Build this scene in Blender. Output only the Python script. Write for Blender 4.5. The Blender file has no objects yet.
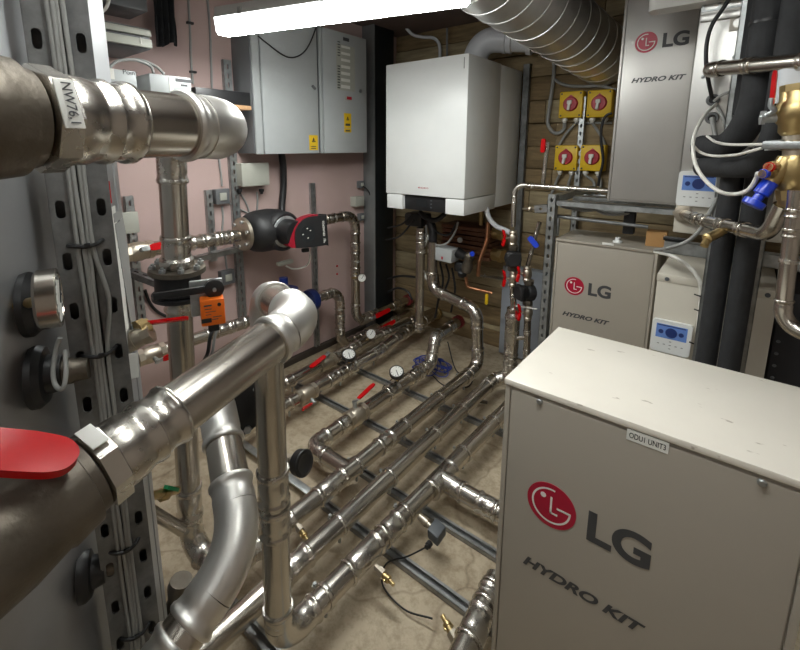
import bpy, bmesh, math, random
from mathutils import Vector, Matrix
random.seed(7)
SC = bpy.context.scene
COL = SC.collection
PI = math.pi
def V(*a): return Vector(a[0]) if len(a) == 1 else Vector(a)
# ---------------------------------------------------------------- camera calibration
F, CX, CY = 437.0, 387.0, 228.0
RX = V(0.776271, 0.116594, -0.619523); RY = V(0.630398, -0.142320, 0.763114); RZ = V(0.000804, -0.982930, -0.183980)
CAM = V(0, 0, 1.55)
def ray(u, v):
    c = V(u-CX, v-CY, F)
    return V(RX.dot(c), RY.dot(c), RZ.dot(c))
def X(u, v, x): d = ray(u, v); return CAM + d*((x-CAM.x)/d.x)      # where a sight line meets the plane x = ...
def Y(u, v, y): d = ray(u, v); return CAM + d*((y-CAM.y)/d.y)
def Z(u, v, z): d = ray(u, v); return CAM + d*((z-CAM.z)/d.z)
def D(u, v, dep): return CAM + ray(u, v)*(dep/F)
# ---------------------------------------------------------------- materials
def s2l(c): c = c/255; return c/12.92 if c <= .04045 else ((c+.055)/1.055)**2.4
def S(r, g, b): return (s2l(r), s2l(g), s2l(b), 1)
def mat(name, col, rough=.5, metal=0.0, var=0.0, vscale=6.0, bump=0.0, bscale=40.0, col2=None, rvar=0.0, emit=0, stretch=None, coat=0, spec=.5):
    m = bpy.data.materials.new(name); m.use_nodes = True
    nt = m.node_tree; b = nt.nodes['Principled BSDF']
    b.inputs['Base Color'].default_value = col; b.inputs['Roughness'].default_value = rough; b.inputs['Metallic'].default_value = metal
    b.inputs['Specular IOR Level'].default_value = spec
    if coat: b.inputs['Coat Weight'].default_value = coat; b.inputs['Coat Roughness'].default_value = .12
    if emit:
        b.inputs['Emission Color'].default_value = (.97, 1, .975, 1); b.inputs['Emission Strength'].default_value = emit
    L = nt.links.new
    tc = nt.nodes.new('ShaderNodeTexCoord'); src = tc.outputs['Object']
    if stretch:
        mp = nt.nodes.new('ShaderNodeMapping'); mp.inputs['Scale'].default_value = stretch; L(src, mp.inputs['Vector']); src = mp.outputs['Vector']
    if var or rvar or col2:
        n = nt.nodes.new('ShaderNodeTexNoise'); n.inputs['Scale'].default_value = vscale; n.inputs['Detail'].default_value = 6; n.inputs['Roughness'].default_value = .6
        L(src, n.inputs['Vector'])
        r = nt.nodes.new('ShaderNodeValToRGB'); r.color_ramp.elements[0].position = .3; r.color_ramp.elements[1].position = .7
        c2 = col2 or tuple(min(1, k*(1+var)) for k in col[:3])+(1,)
        c1 = col if col2 else tuple(k*(1-var) for k in col[:3])+(1,)
        r.color_ramp.elements[0].color = c1; r.color_ramp.elements[1].color = c2
        L(n.outputs['Fac'], r.inputs['Fac']); L(r.outputs['Color'], b.inputs['Base Color'])
        if rvar:
            mr = nt.nodes.new('ShaderNodeMapRange'); mr.inputs['To Min'].default_value = max(.03, rough-rvar); mr.inputs['To Max'].default_value = rough+rvar
            L(n.outputs['Fac'], mr.inputs['Value']); L(mr.outputs['Result'], b.inputs['Roughness'])
    if bump:
        n2 = nt.nodes.new('ShaderNodeTexNoise'); n2.inputs['Scale'].default_value = bscale; n2.inputs['Detail'].default_value = 5
        L(src, n2.inputs['Vector'])
        bp = nt.nodes.new('ShaderNodeBump'); bp.inputs['Strength'].default_value = bump; bp.inputs['Distance'].default_value = .004
        L(n2.outputs['Fac'], bp.inputs['Height']); L(bp.outputs['Normal'], b.inputs['Normal'])
    return m
M = {}
LAMP1, LAMP2 = 80, 40
M['steel'] = mat('stainless_steel', (.55, .515, .46, 1), .25, 1, .07, 9, .006, 60, rvar=.05)
M['steel_fit'] = mat('stainless_fitting', (.60, .57, .52, 1), .27, 1, .05, 14, .004, 50, rvar=.03)
M['steel_worn'] = mat('pickled_stainless', (.74, .725, .69, 1), .42, 1, .07, 10, .02, 35, rvar=.06)
M['nickel'] = mat('nickel_plated_brass', (.56, .50, .41, 1), .42, 1, .1, 20)
M['cast'] = mat('cast_bronze', (.135, .115, .09, 1), .45, .6, .25, 16, .35, 70)
M['brass'] = mat('brass', (.56, .42, .20, 1), .36, 1, .15, 18)
M['copper'] = mat('copper', (.52, .25, .13, 1), .38, 1, .3, 14)
M['copper_dark'] = mat('brazed_copper_plates', (.20, .095, .055, 1), .45, .7, .4, 9, .4, 60)
M['galv'] = mat('galvanised_steel', (.44, .46, .46, 1), .42, .85, .25, 30, rvar=.1)
M['galv_dark'] = mat('dull_galvanised_strut', (.20, .205, .205, 1), .55, .6, .3, 26)
M['galv_floor'] = mat('worn_galvanised_floor_strut', (.33, .335, .33, 1), .5, .7, .25, 26)
M['duct'] = mat('spiral_duct_zinc', (.66, .66, .64, 1), .34, .85, .15, 5, rvar=.08)
M['tank'] = mat('tank_cladding_sheet', (.36, .365, .37, 1), .38, .4, .12, 4, .04, 40, rvar=.05)
M['foil'] = mat('white_foil_jacket', S(205, 208, 212), .5, 0, .08, 5, .9, 9)
M['red'] = mat('red_plastic_sleeve', S(196, 8, 14), .24, 0, .05, 8, spec=.3)
M['black'] = mat('black_plastic', (.014, .014, .015, 1), .42, 0, .3, 14)
M['rubber'] = mat('black_foam_insulation', (.022, .023, .025, 1), .75, 0, .25, 24, .25, 120)
M['darkgrey'] = mat('dark_grey_plastic', S(84, 88, 92), .5, 0, .1, 12)
M['blue'] = mat('blue_plastic', S(22, 62, 200), .3, 0, .1, 8, coat=.4)
M['crimson'] = mat('crimson_band', S(150, 18, 40), .4, 0, .05, 8)
M['navy'] = mat('navy_blue_enamel', S(18, 38, 98), .35, 0, .12, 10)
M['orange'] = mat('orange_plastic', S(240, 112, 22), .42, 0, .05, 9)
M['yellow'] = mat('yellow_enclosure', S(226, 186, 28), .45, 0, .06, 9)
M['green'] = mat('green_plastic', S(14, 120, 70), .4, 0, .1, 9)
M['lgtop_lit'] = mat('powder_coat_top_lit_tone', S(232, 226, 214), .3, 0, .03, 5)  # unit's grey coat made paler, painting in the light from above
M['lggrey'] = mat('warm_grey_powder_coat', S(166, 159, 147), .36, .12, .03, 3, .03, 260, spec=.5)
M['lgsteel'] = mat('metallic_grey_panel', (.47, .455, .43, 1), .40, .55, .05, 3)
M['lgzinc'] = mat('bright_zinc_panel', (.66, .65, .62, 1), .34, .85, .06, 5)
M['beige'] = mat('beige_powder_coat', S(206, 200, 186), .45, 0, .03, 5)
M['white'] = mat('white_enamel', S(232, 234, 232), .3, 0, .02, 6)
M['flue'] = mat('light_grey_flue_plastic', S(206, 208, 212), .28, 0, .04, 6)
M['cabinet'] = mat('grey_cabinet_paint', S(176, 180, 180), .4, 0, .04, 6)
M['cabinet_dk'] = mat('dark_grey_cabinet_paint', S(104, 106, 108), .45, 0, .05, 6)
M['box'] = mat('grey_beige_junction_box', S(176, 177, 166), .5, 0, .05, 9)
M['cable'] = mat('grey_cable_sheath', S(150, 151, 148), .5, 0, .05, 20)
M['cable_w'] = mat('white_cable_sheath', S(226, 224, 216), .45, 0, .03, 20)
M['cable_k'] = mat('black_cable_sheath', (.012, .012, .013, 1), .45)
M['cable_b'] = mat('blue_cable_sheath', S(34, 56, 140), .5)
M['paper'] = mat('paper_label', S(228, 228, 222), .6, 0, .03, 10)
M['ink'] = mat('dark_print', S(66, 67, 69), .5)
M['inkred'] = mat('red_print', S(170, 24, 44), .45)
M['logored'] = mat('crimson_badge', S(172, 16, 52), .35)
M['screen'] = mat('blue_lcd', S(112, 146, 214), .25, 0, .06, 20)
M['screen_dk'] = mat('lcd_symbols', S(44, 62, 120), .3)
M['post_grey'] = mat('grey_painted_steel', S(120, 122, 122), .45, .2, .15, 5)
M['post_black'] = mat('black_painted_steel', S(26, 30, 32), .5, .1, .3, 6)
M['pumpblack'] = mat('black_pump_shell', (.016, .016, .017, 1), .5, 0, .3, 9, .1, 50)
M['diffuser'] = mat('lit_diffuser', (1, .98, .94, 1), .3, emit=LAMP1)
M['diffuser2'] = mat('lit_diffuser_rear', (1, .98, .94, 1), .3, emit=LAMP2)
M['diffuser_fill'] = mat('added_fill_diffuser', (1, .98, .94, 1), .3, emit=14)
M['rim'] = mat('glowing_diffuser_rim', (1, .98, .94, 1), .3, emit=5)
M['lampgrey'] = mat('lamp_housing_grey', S(196, 196, 192), .45)
M['clear'] = mat('unlit_diffuser', S(214, 214, 210), .3)
M['card'] = mat('brown_cardboard', S(176, 134, 84), .8, 0, .06, 12)
M['wood'] = mat('pale_plywood', S(190, 150, 110), .7, 0, .12, 12, stretch=(1, 12, 12))
M['ceil'] = mat('ceiling_paint_brown', S(118, 100, 92), .8, 0, .14, 3, .2, 30)
M['dirt'] = mat('skirting_dark', S(66, 58, 50), .8, 0, .25, 8)
M['mesh_black'] = mat('black_vessel_cover', (.011, .010, .012, 1), .6, 0, .3, 7)

def wall_mat(name, c, c2, bump=.15):
    return mat(name, c, .75, 0, 0, 2.2, bump, 26, col2=c2)
M['pink'] = wall_mat('dusty_pink_plaster', S(198, 172, 168), S(190, 166, 158))
M['cream'] = wall_mat('off_white_plaster', S(190, 178, 168), S(178, 166, 156))
def floor_mat():
    m = mat('screed_floor', S(198, 184, 160), .7, 0, 0, 2.6, .25, 60, col2=S(172, 156, 131))
    nt = m.node_tree; b = nt.nodes['Principled BSDF']; L = nt.links.new
    tc = nt.nodes['Texture Coordinate']
    old = b.inputs['Base Color'].links[0].from_socket
    n = nt.nodes.new('ShaderNodeTexNoise'); n.inputs['Scale'].default_value = 22; n.inputs['Detail'].default_value = 8; n.inputs['Roughness'].default_value = .75
    L(tc.outputs['Object'], n.inputs['Vector'])
    r = nt.nodes.new('ShaderNodeValToRGB'); r.color_ramp.elements[0].position = .38; r.color_ramp.elements[1].position = .56
    r.color_ramp.elements[0].color = (.62, .58, .52, 1); r.color_ramp.elements[1].color = (1, 1, 1, 1)
    L(n.outputs['Fac'], r.inputs['Fac'])
    mx = nt.nodes.new('ShaderNodeMixRGB'); mx.blend_type = 'MULTIPLY'; mx.inputs['Fac'].default_value = .75
    L(old, mx.inputs['Color1']); L(r.outputs['Color'], mx.inputs['Color2'])
    # thin cracks
    vo = nt.nodes.new('ShaderNodeTexVoronoi'); vo.feature = 'DISTANCE_TO_EDGE'; vo.inputs['Scale'].default_value = 1.7
    n3 = nt.nodes.new('ShaderNodeTexNoise'); n3.inputs['Scale'].default_value = 5
    L(tc.outputs['Object'], n3.inputs['Vector'])
    av = nt.nodes.new('ShaderNodeMixRGB'); av.inputs['Fac'].default_value = .12; L(tc.outputs['Object'], av.inputs['Color1']); L(n3.outputs['Color'], av.inputs['Color2'])
    L(av.outputs['Color'], vo.inputs['Vector'])
    cr = nt.nodes.new('ShaderNodeValToRGB'); cr.color_ramp.elements[0].position = .0; cr.color_ramp.elements[1].position = .012
    cr.color_ramp.elements[0].color = (.5, .46, .42, 1); cr.color_ramp.elements[1].color = (1, 1, 1, 1)
    L(vo.outputs['Distance'], cr.inputs['Fac'])
    m2 = nt.nodes.new('ShaderNodeMixRGB'); m2.blend_type = 'MULTIPLY'; m2.inputs['Fac'].default_value = .6
    L(mx.outputs['Color'], m2.inputs['Color1']); L(cr.outputs['Color'], m2.inputs['Color2'])
    L(m2.outputs['Color'], b.inputs['Base Color'])
    return m
M['floor'] = floor_mat()
def scuffs(m):
    nt = m.node_tree; b = nt.nodes['Principled BSDF']; L = nt.links.new; old = b.inputs['Base Color'].links[0].from_socket
    mp = nt.nodes.new('ShaderNodeMapping'); mp.inputs['Scale'].default_value = (22, 60, 30); mp.inputs['Rotation'].default_value = (0, 0, .5); L(nt.nodes['Texture Coordinate'].outputs['Object'], mp.inputs['Vector'])
    n = nt.nodes.new('ShaderNodeTexNoise'); n.inputs['Scale'].default_value = 1.0; n.inputs['Detail'].default_value = 3; L(mp.outputs['Vector'], n.inputs['Vector'])
    r = nt.nodes.new('ShaderNodeValToRGB'); r.color_ramp.elements[0].position = .70; r.color_ramp.elements[1].position = .74; r.color_ramp.elements[0].color = (1, 1, 1, 1); r.color_ramp.elements[1].color = (.62, .58, .54, 1); L(n.outputs['Fac'], r.inputs['Fac'])
    x = nt.nodes.new('ShaderNodeMixRGB'); x.blend_type = 'MULTIPLY'; x.inputs['Fac'].default_value = 1; L(old, x.inputs['Color1']); L(r.outputs['Color'], x.inputs['Color2']); L(x.outputs['Color'], b.inputs['Base Color'])
scuffs(M['lgtop_lit'])
def plank_mat(name, a, b_):
    m = mat(name, a, .8, 0, 0, 5, .5, 30, col2=b_, stretch=(1.2, 8, 9))
    return m
M['planks'] = [plank_mat('weathered_timber_%d' % i, S(*a), S(*b)) for i, (a, b) in enumerate([((168, 148, 112), (124, 106, 78)), ((148, 126, 90), (108, 90, 64)), ((180, 164, 130), (136, 122, 94))])]
# ---------------------------------------------------------------- mesh helpers
def B(): return bmesh.new()
def box(bm, lo, hi, bev=0.0):
    lo, hi = V(lo), V(hi)
    c = (lo+hi)/2; s = hi-lo
    g = bmesh.ops.create_cube(bm, size=1, matrix=Matrix.Translation(c) @ Matrix.Diagonal((abs(s.x), abs(s.y), abs(s.z), 1)))
    if bev:
        es = set(e for v in g['verts'] for e in v.link_edges)
        bmesh.ops.bevel(bm, geom=list(es), offset=bev, segments=2, profile=.5, affect='EDGES')
    return bm
def frame(d, up=None):
    d = d.normalized(); u = up if up is not None else (V(0, 0, 1) if abs(d.z) < .9 else V(1, 0, 0))
    x = u.cross(d)
    if x.length < 1e-5: x = V(0, 1, 0).cross(d)
    x.normalize(); y = d.cross(x); return x, y, d
def obox(bm, c, ax, ay, az, s, bev=0.0):
    """box with its own axes; s = full sizes"""
    m = Matrix((ax.normalized()*s[0], ay.normalized()*s[1], az.normalized()*s[2])).transposed().to_4x4(); m.translation = c
    g = bmesh.ops.create_cube(bm, size=1, matrix=m)
    if bev:
        es = set(e for v in g['verts'] for e in v.link_edges)
        bmesh.ops.bevel(bm, geom=list(es), offset=bev, segments=2, profile=.5, affect='EDGES')
    return bm
def bar(bm, a, b, w, h, up=None, bev=0.0):
    x, y, d = frame(b-a, up); return obox(bm, (a+b)/2, x, y, d, (w, h, (b-a).length), bev)
def lathe(bm, p, d, prof, seg=28, flat=False):
    x, y, d = frame(d); rings = []
    for t, r in prof:
        r = max(r, 1e-5)
        rings.append([bm.verts.new(p+d*t+x*(r*math.cos(2*PI*i/seg))+y*(r*math.sin(2*PI*i/seg))) for i in range(seg)])
    for a, b in zip(rings, rings[1:]):
        for i in range(seg):
            j = (i+1) % seg; bm.faces.new((a[i], a[j], b[j], b[i]))
    if prof[0][1] > 1e-4: bm.faces.new(rings[0][::-1])
    if prof[-1][1] > 1e-4: bm.faces.new(rings[-1])
    return bm
def cyl(bm, a, b, r, r2=None, seg=20): return lathe(bm, a, b-a, [(0, r), ((b-a).length, r if r2 is None else r2)], seg)
def tube(bm, pts, r, seg=20, cap=True):
    pts = [V(p) for p in pts]; n = len(pts); rings = []
    tang = []
    for i in range(n):
        a = pts[max(0, i-1)]; b = pts[min(n-1, i+1)]; tang.append((b-a).normalized())
    x, y, _ = frame(tang[0])
    for i in range(n):
        t = tang[i]; x = (x-t*x.dot(t))
        x = x.normalized() if x.length > 1e-6 else frame(t)[0]
        y = t.cross(x)
        rr = r[i] if isinstance(r, (list, tuple)) else r
        rings.append([bm.verts.new(pts[i]+x*(rr*math.cos(2*PI*k/seg))+y*(rr*math.sin(2*PI*k/seg))) for k in range(seg)])
    for a, b in zip(rings, rings[1:]):
        for i in range(seg):
            j = (i+1) % seg; bm.faces.new((a[i], a[j], b[j], b[i]))
    if cap: bm.faces.new(rings[0][::-1]); bm.faces.new(rings[-1])
    return bm
def arcpts(a, v, b, R, n=10):
    """fillet of the corner a-v-b; returns start, points, end"""
    d1 = (a-v).normalized(); d2 = (b-v).normalized(); ang = d1.angle(d2); th = PI-ang
    T = R*math.tan(th/2); s = v+d1*T; e = v+d2*T
    c = v+(d1+d2).normalized()*(R/math.sin(ang/2))
    p0 = s-c; p1 = e-c; out = []
    ax = p0.cross(p1).normalized()
    for i in range(n+1): out.append(c+Matrix.Rotation(th*i/n, 3, ax) @ p0)
    return out
def smooth(pts, k=6):
    """Catmull-Rom through points"""
    P = [V(p) for p in pts]; P = [P[0]*2-P[1]]+P+[P[-1]*2-P[-2]]; out = []
    for i in range(1, len(P)-2):
        for j in range(k):
            t = j/k; a, b, c, d = P[i-1], P[i], P[i+1], P[i+2]
            out.append(.5*((2*b)+(c-a)*t+(2*a-5*b+4*c-d)*t*t+(3*b-a-3*c+d)*t*t*t))
    out.append(P[-2]); return out
def prism(bm, pts2, o, ax, ay, h):
    """closed outline in the plane o,ax,ay, extruded by h along ax x ay"""
    n = ax.cross(ay).normalized()
    lo = [bm.verts.new(o+ax*p[0]+ay*p[1]) for p in pts2]; hi = [bm.verts.new(o+ax*p[0]+ay*p[1]+n*h) for p in pts2]
    k = len(pts2); bm.faces.new(lo[::-1]); bm.faces.new(hi)
    for i in range(k): j = (i+1) % k; bm.faces.new((lo[i], lo[j], hi[j], hi[i]))
    return bm
def rrect(w, h, r, n=5):
    out = []
    for cx, cy, a0 in ((w/2-r, h/2-r, 0), (-w/2+r, h/2-r, 90), (-w/2+r, -h/2+r, 180), (w/2-r, -h/2+r, 270)):
        for i in range(n+1): a = math.radians(a0+90*i/n); out.append((cx+r*math.cos(a), cy+r*math.sin(a)))
    return out
def plate(bm, o, ax, ay, w, h, holes, th):
    """plate w x h (origin at its centre) with one column of rounded slots (cx, cy, w, h)"""
    n = ax.cross(ay).normalized(); b2 = bmesh.new()
    def vert(x, y): return b2.verts.new(o+ax*x+ay*y)
    hs = sorted(holes, key=lambda q: q[1]); ys = -h/2
    K = 4
    for i, (cx, cy, hw, hh) in enumerate(hs):
        top = h/2 if i == len(hs)-1 else (cy+hs[i+1][1])/2
        R = min(hw, hh)*.49; inn = rrect(hw, hh, R, K); out = []
        x0, x1, y0, y1 = -w/2-cx, w/2-cx, ys-cy, top-cy
        for c in range(4):
            q = inn[c*(K+1):(c+1)*(K+1)]; X_ = x1 if c in (0, 3) else x0; Y_ = y1 if c in (0, 1) else y0
            for j, p in enumerate(q):
                f = j/(K/2)
                if c in (0, 2):
                    out.append((X_, q[0][1]+(Y_-q[0][1])*min(1, f)) if f <= 1 else (X_+(q[-1][0]-X_)*(f-1), Y_))
                else:
                    out.append((q[0][0]+(X_-q[0][0])*min(1, f), Y_) if f <= 1 else (X_, Y_+(q[-1][1]-Y_)*(f-1)))
        vi = [vert(cx+p[0], cy+p[1]) for p in inn]; vo = [vert(cx+p[0], cy+p[1]) for p in out]; m_ = len(vi)
        for j in range(m_): k = (j+1) % m_; b2.faces.new((vi[j], vo[j], vo[k], vi[k]))
        ys = top
    if not hs: b2.faces.new([vert(x, y) for x, y in ((-w/2, -h/2), (w/2, -h/2), (w/2, h/2), (-w/2, h/2))])
    bmesh.ops.remove_doubles(b2, verts=b2.verts[:], dist=1e-6)
    g = bmesh.ops.extrude_face_region(b2, geom=b2.faces[:])
    bmesh.ops.translate(b2, vec=n*th, verts=[v for v in g['geom'] if isinstance(v, bmesh.types.BMVert)])
    bmesh.ops.recalc_face_normals(b2, faces=b2.faces[:])
    me = bpy.data.meshes.new('tmp'); b2.to_mesh(me); b2.free(); bm.from_mesh(me); bpy.data.meshes.remove(me)
    return bm
def text(bm, s, size, o, ax, ay, ext=.0008, bold=0.0, shear=0.0, width=None, height=None, align='LEFT'):
    cu = bpy.data.curves.new('t', 'FONT'); cu.body = s; cu.size = 1; cu.extrude = 0; cu.offset = bold; cu.shear = shear
    ob = bpy.data.objects.new('t', cu); COL.objects.link(ob)
    dg = bpy.context.evaluated_depsgraph_get(); me = bpy.data.meshes.new_from_object(ob.evaluated_get(dg))
    xs = [v.co.x for v in me.vertices]; ys = [v.co.y for v in me.vertices]; x0, x1, y0, y1 = min(xs), max(xs), min(ys), max(ys)
    sx = (width/(x1-x0)) if width else size; sy = (height/(y1-y0)) if height else (size if not width else sx)
    ax, ay = ax.normalized(), ay.normalized(); n = ax.cross(ay)
    for v in me.vertices:
        v.co = o+ax*((v.co.x-x0)*sx)+ay*((v.co.y-y0)*sy)+n*ext
    bm.from_mesh(me); bpy.data.objects.remove(ob); bpy.data.curves.remove(cu); bpy.data.meshes.remove(me)
    return bm
# ---------------------------------------------------------------- object helpers
ORG = {}
def finish(bm, name, m, parent=None, org=None, ang=38):
    bmesh.ops.recalc_face_normals(bm, faces=bm.faces[:])
    me = bpy.data.meshes.new(name); bm.to_mesh(me); bm.free()
    me.materials.append(m if not isinstance(m, str) else M[m])
    me.shade_smooth(); me.set_sharp_from_angle(angle=math.radians(ang))
    o = bpy.data.objects.new(name, me); COL.objects.link(o)
    if parent is not None: org = ORG[parent.name]; o.parent = parent
    if org is None:
        xs = [v.co for v in me.vertices]
        org = V((min(p.x for p in xs)+max(p.x for p in xs))/2, (min(p.y for p in xs)+max(p.y for p in xs))/2, min(p.z for p in xs))
    me.transform(Matrix.Translation(-org)); ORG[o.name] = org
    if parent is None: o.location = org
    return o
def tagit(o, label, cat, group=None, kind=None):
    if label: o['label'] = label
    if cat: o['category'] = cat
    if group: o['group'] = group
    if kind: o['kind'] = kind
    return o
def thing(name, label, cat, loc, group=None):
    o = bpy.data.objects.new(name, None); COL.objects.link(o); o.location = loc; o.empty_display_size = .05
    ORG[o.name] = V(loc); return tagit(o, label, cat, group)
def part(name, bm, m, parent, label=None):
    o = finish(bm, name, m, parent)
    if label: o['label'] = label
    return o
def single(name, bm, m, label, cat, group=None): return tagit(finish(bm, name, m), label, cat, group)
def struct(name, bm, m, label=None):
    return tagit(finish(bm, name, m), label, None, None, 'structure')
# ---------------------------------------------------------------- pipe fittings
def sock(r, L, t0=0.0, sgn=1):
    """profile of a press socket, bead at its open end"""
    k = r/.038
    p = [(0, r), (0, r+.004*k), (.003*k, r+.0062*k), (.009*k, r+.0062*k), (.013*k, r+.0035*k), (.017*k, r+.0026*k), (.025*k, r+.0012*k), (.030*k, r+.0030*k), (L, r+.0030*k)]
    return [(t0+sgn*t, rr) for t, rr in p]
def coupling_bm(bm, p, d, r, L=.13):
    L *= r/.038; a = sock(r, L/2); return lathe(bm, p-d.normalized()*(L/2), d, a[:-1]+[(L-t, rr) for t, rr in a[:-1][::-1]], 32)
def elbow_bm(bm, a, v, b, R, r, Ls=None):
    k = r/.038; Ls = Ls or .052*k
    pts = arcpts(a, v, b, R, 14); tube(bm, pts, r+.0030*k, 32, cap=False)
    d1 = (a-v).normalized(); d2 = (b-v).normalized()
    for p, d in ((pts[0], d1), (pts[-1], d2)):
        s = sock(r, Ls); lathe(bm, p+d*Ls, -d, s, 32)
    return pts[0]+d1*Ls*.6, pts[-1]+d2*Ls*.6
def clamp_parts(root, p, d, r, side, rod=None, lugs=1):
    k = max(r/.038, .6); bm = B(); d = d.normalized()
    lathe(bm, p-d*.008*k, d, [(0, r), (0, r+.0035*k), (.003*k, r+.0045*k), (.013*k, r+.0045*k), (.016*k, r+.0035*k), (.016*k, r)], 32)
    side = side.normalized()
    for sg in (1, -1)[:lugs]:
        obox(bm, p+side*sg*(r+.011*k), side, d, side.cross(d), (.018*k, .016*k, .006*k))
    c = part('pipe_clamp', bm, 'steel_fit', root)
    bm = B(); up = side.cross(d).normalized()
    lathe(bm, p+side*(r+.013*k)-up*.012*k, up, [(0, .0065*k), (.024*k, .0065*k)], 6)
    part('bolt', bm, 'galv', c)
    if rod is not None:
        bm = B(); cyl(bm, p+(rod-p).normalized()*r, rod, .006, seg=10); part('threaded_rod', bm, 'galv', c)
    return c
def run(name, label, pts, r=.038, R=None, couplings=(), clamps=(), cat='pipe', group=None, steel='steel', fit='steel_fit', gaps=(), rodz=None, plain=(), side=None, Ls=None, fits=None):
    """one pipe run: pts = corner points; couplings/clamps = (segment, fraction)"""
    pts = [V(p) for p in pts]; R = R or r*2.0
    RL = R if isinstance(R, list) else [R]*len(pts)
    base = V(pts[0].x, pts[0].y, min(p.z for p in pts)-r)
    root = thing(name, label, cat, base, group)
    st = pts[0]
    for i in range(len(pts)-1):
        en = pts[i+1]; nxt = None
        if i < len(pts)-2:
            a, v, b = pts[i], pts[i+1], pts[i+2]
            bm = B()
            if i+1 in plain:
                ar = arcpts(a, v, b, RL[i], 14); tube(bm, ar, r, 28); en, nxt = ar[0], ar[-1]
                part('bend', bm, steel, root)
            else:
                en, nxt = elbow_bm(bm, a, v, b, RL[i], r, (Ls or {}).get(i)); part('elbow', bm, (fits or {}).get(i, fit), root)
        gl = sorted([g for g in gaps if g[0] == i], key=lambda g: g[1])
        d = (pts[i+1]-pts[i]); cur = st
        for _, t, L in gl:
            c = pts[i]+d*t; bm = B(); cyl(bm, cur, c-d.normalized()*L/2, r, seg=32); part('tube', bm, steel, root); cur = c+d.normalized()*L/2
        if (en-cur).length > .004:
            bm = B(); cyl(bm, cur, en, r, seg=32); part('tube', bm, steel, root)
        st = nxt if nxt is not None else en
    for c in couplings:
        a, b = pts[c[0]], pts[c[0]+1]; bm = B(); coupling_bm(bm, a.lerp(b, c[1]), b-a, r, c[2] if len(c) > 2 else .13); part('coupling', bm, fit, root)
    for c in clamps:
        a, b = pts[c[0]], pts[c[0]+1]; p = a.lerp(b, c[1]); d = b-a
        sd = side or (V(0, 0, 1).cross(d) if abs(d.normalized().z) < .9 else V(1, -.4, 0))
        rod = V(p.x, p.y, rodz) if rodz is not None else None
        clamp_parts(root, p, d, r, sd if len(c) < 3 else sd*c[2], rod)
    return root
def tee(root, p, d, side, r, L=.15, out=.09, r2=None):
    r2 = r2 or r; bm = B(); coupling_bm(bm, p, d, r, L*.038/r if False else L)
    s = side.normalized(); k = r/.038
    cyl(bm, p, p+s*out*.6, r2+.004*k, seg=32); lathe(bm, p+s*out*1.1, -s, sock(r2, out*.8), 32)
    return part('tee', bm, 'steel_fit', root)
def handle_bm(bm, p, d, up, L, w=.024, th=.007):
    """flat lever in a dipped sleeve, from p along d"""
    d = d.normalized(); up = (up-d*up.dot(d)).normalized(); y = up.cross(d)
    out = [(0, -w*.35), (L*.12, -w*.5), (L*.85, -w*.5), (L*.97, -w*.36), (L, 0), (L*.97, w*.36), (L*.85, w*.5), (L*.12, w*.5), (0, w*.35)]
    prism(bm, out, p-up*th/2, d, y, th)
    bmesh.ops.bevel(bm, geom=[e for e in bm.edges if len(e.link_faces) == 2 and e.calc_face_angle(0) > 1.2], offset=th*.35, segments=2, affect='EDGES')
    return bm
def ball_valve(label, p, d, r, up, hd, L=.13, HL=.14, body='nickel', group='red lever ball valves', name='ball_valve', hm='red', hw=.024, stem=.03):
    d = d.normalized(); up = up.normalized(); k = r/.038
    t = thing(name, label, 'valve', p-V(0, 0, r+.01), group)
    bm = B(); a = L/2
    lathe(bm, p-d*a*.62, d, [(0, r*1.12), (a*.15, r*1.22), (a*.4, r*1.27), (a*.8, r*1.29), (a*.82, r*1.20), (a*1.0, r*1.20), (a*1.24, r*1.12)], 28)
    b = part('valve_body', bm, body, t)
    for s in (1, -1):
        bm = B(); lathe(bm, p+d*s*a*.6, d*s, [(0, r*1.28), (a*.4, r*1.28)], 8); part('hex_end', bm, body, t)
    bm = B(); cyl(bm, p+up*r*1.2, p+up*(r*1.4+stem), r*.32, seg=14); lathe(bm, p+up*(r*1.4+stem*.8), up, [(0, r*.34), (.006, r*.34)], 6)
    part('stem', bm, 'galv', t)
    q = p+up*(r*1.4+stem*.75); hd = hd.normalized()
    bm = B(); bar(bm, q-hd*.012, q+hd*HL*.22, .016*hw/.024, .004, up=up); part('lever_arm', bm, 'galv', t)
    bm = B(); handle_bm(bm, q+hd*HL*.18, hd, up, HL*.82, hw); part('handle', bm, hm, t)
    return t
def gauge(label, p, n, r, stem_to=None, group='dial gauges', name='pressure_gauge', case='steel', dep=None):
    n = n.normalized(); t = thing(name, label, 'gauge', p-V(0, 0, r), group); dep = dep or r*.7
    bm = B(); lathe(bm, p-n*dep, n, [(0, r*.9), (dep*.15, r), (dep*.95, r), (dep, r*.96), (dep, r*.86), (dep-.003, r*.84)], 28); part('case', bm, case, t)
    bm = B(); lathe(bm, p-n*.0025, n, [(0, r*.86), (.001, r*.86)], 28); di = part('dial', bm, 'paper', t)
    x, y, _ = frame(n); bm = B(); obox(bm, p+n*.0006+x*r*.15+y*r*.2, (x*.6+y*.8), n.cross(x*.6+y*.8), n, (r*.9, r*.09, .0012)); part('needle', bm, 'black', di)
    bm = B()
    for i in range(9):
        a = math.radians(-40+i*32.5); q = x*math.cos(a)+y*math.sin(a); obox(bm, p+q*r*.7-n*.001, q, n.cross(q), n, (r*.16, r*.06, .001))
    part('scale_mark', bm, 'ink', di)
    if stem_to is not None:
        bm = B(); cyl(bm, p-n*dep*.5 if (stem_to-p).cross(n).length > r*.5 else p-n*dep, stem_to, .007, seg=10); part('stem', bm, 'brass', t)
    return t
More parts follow.
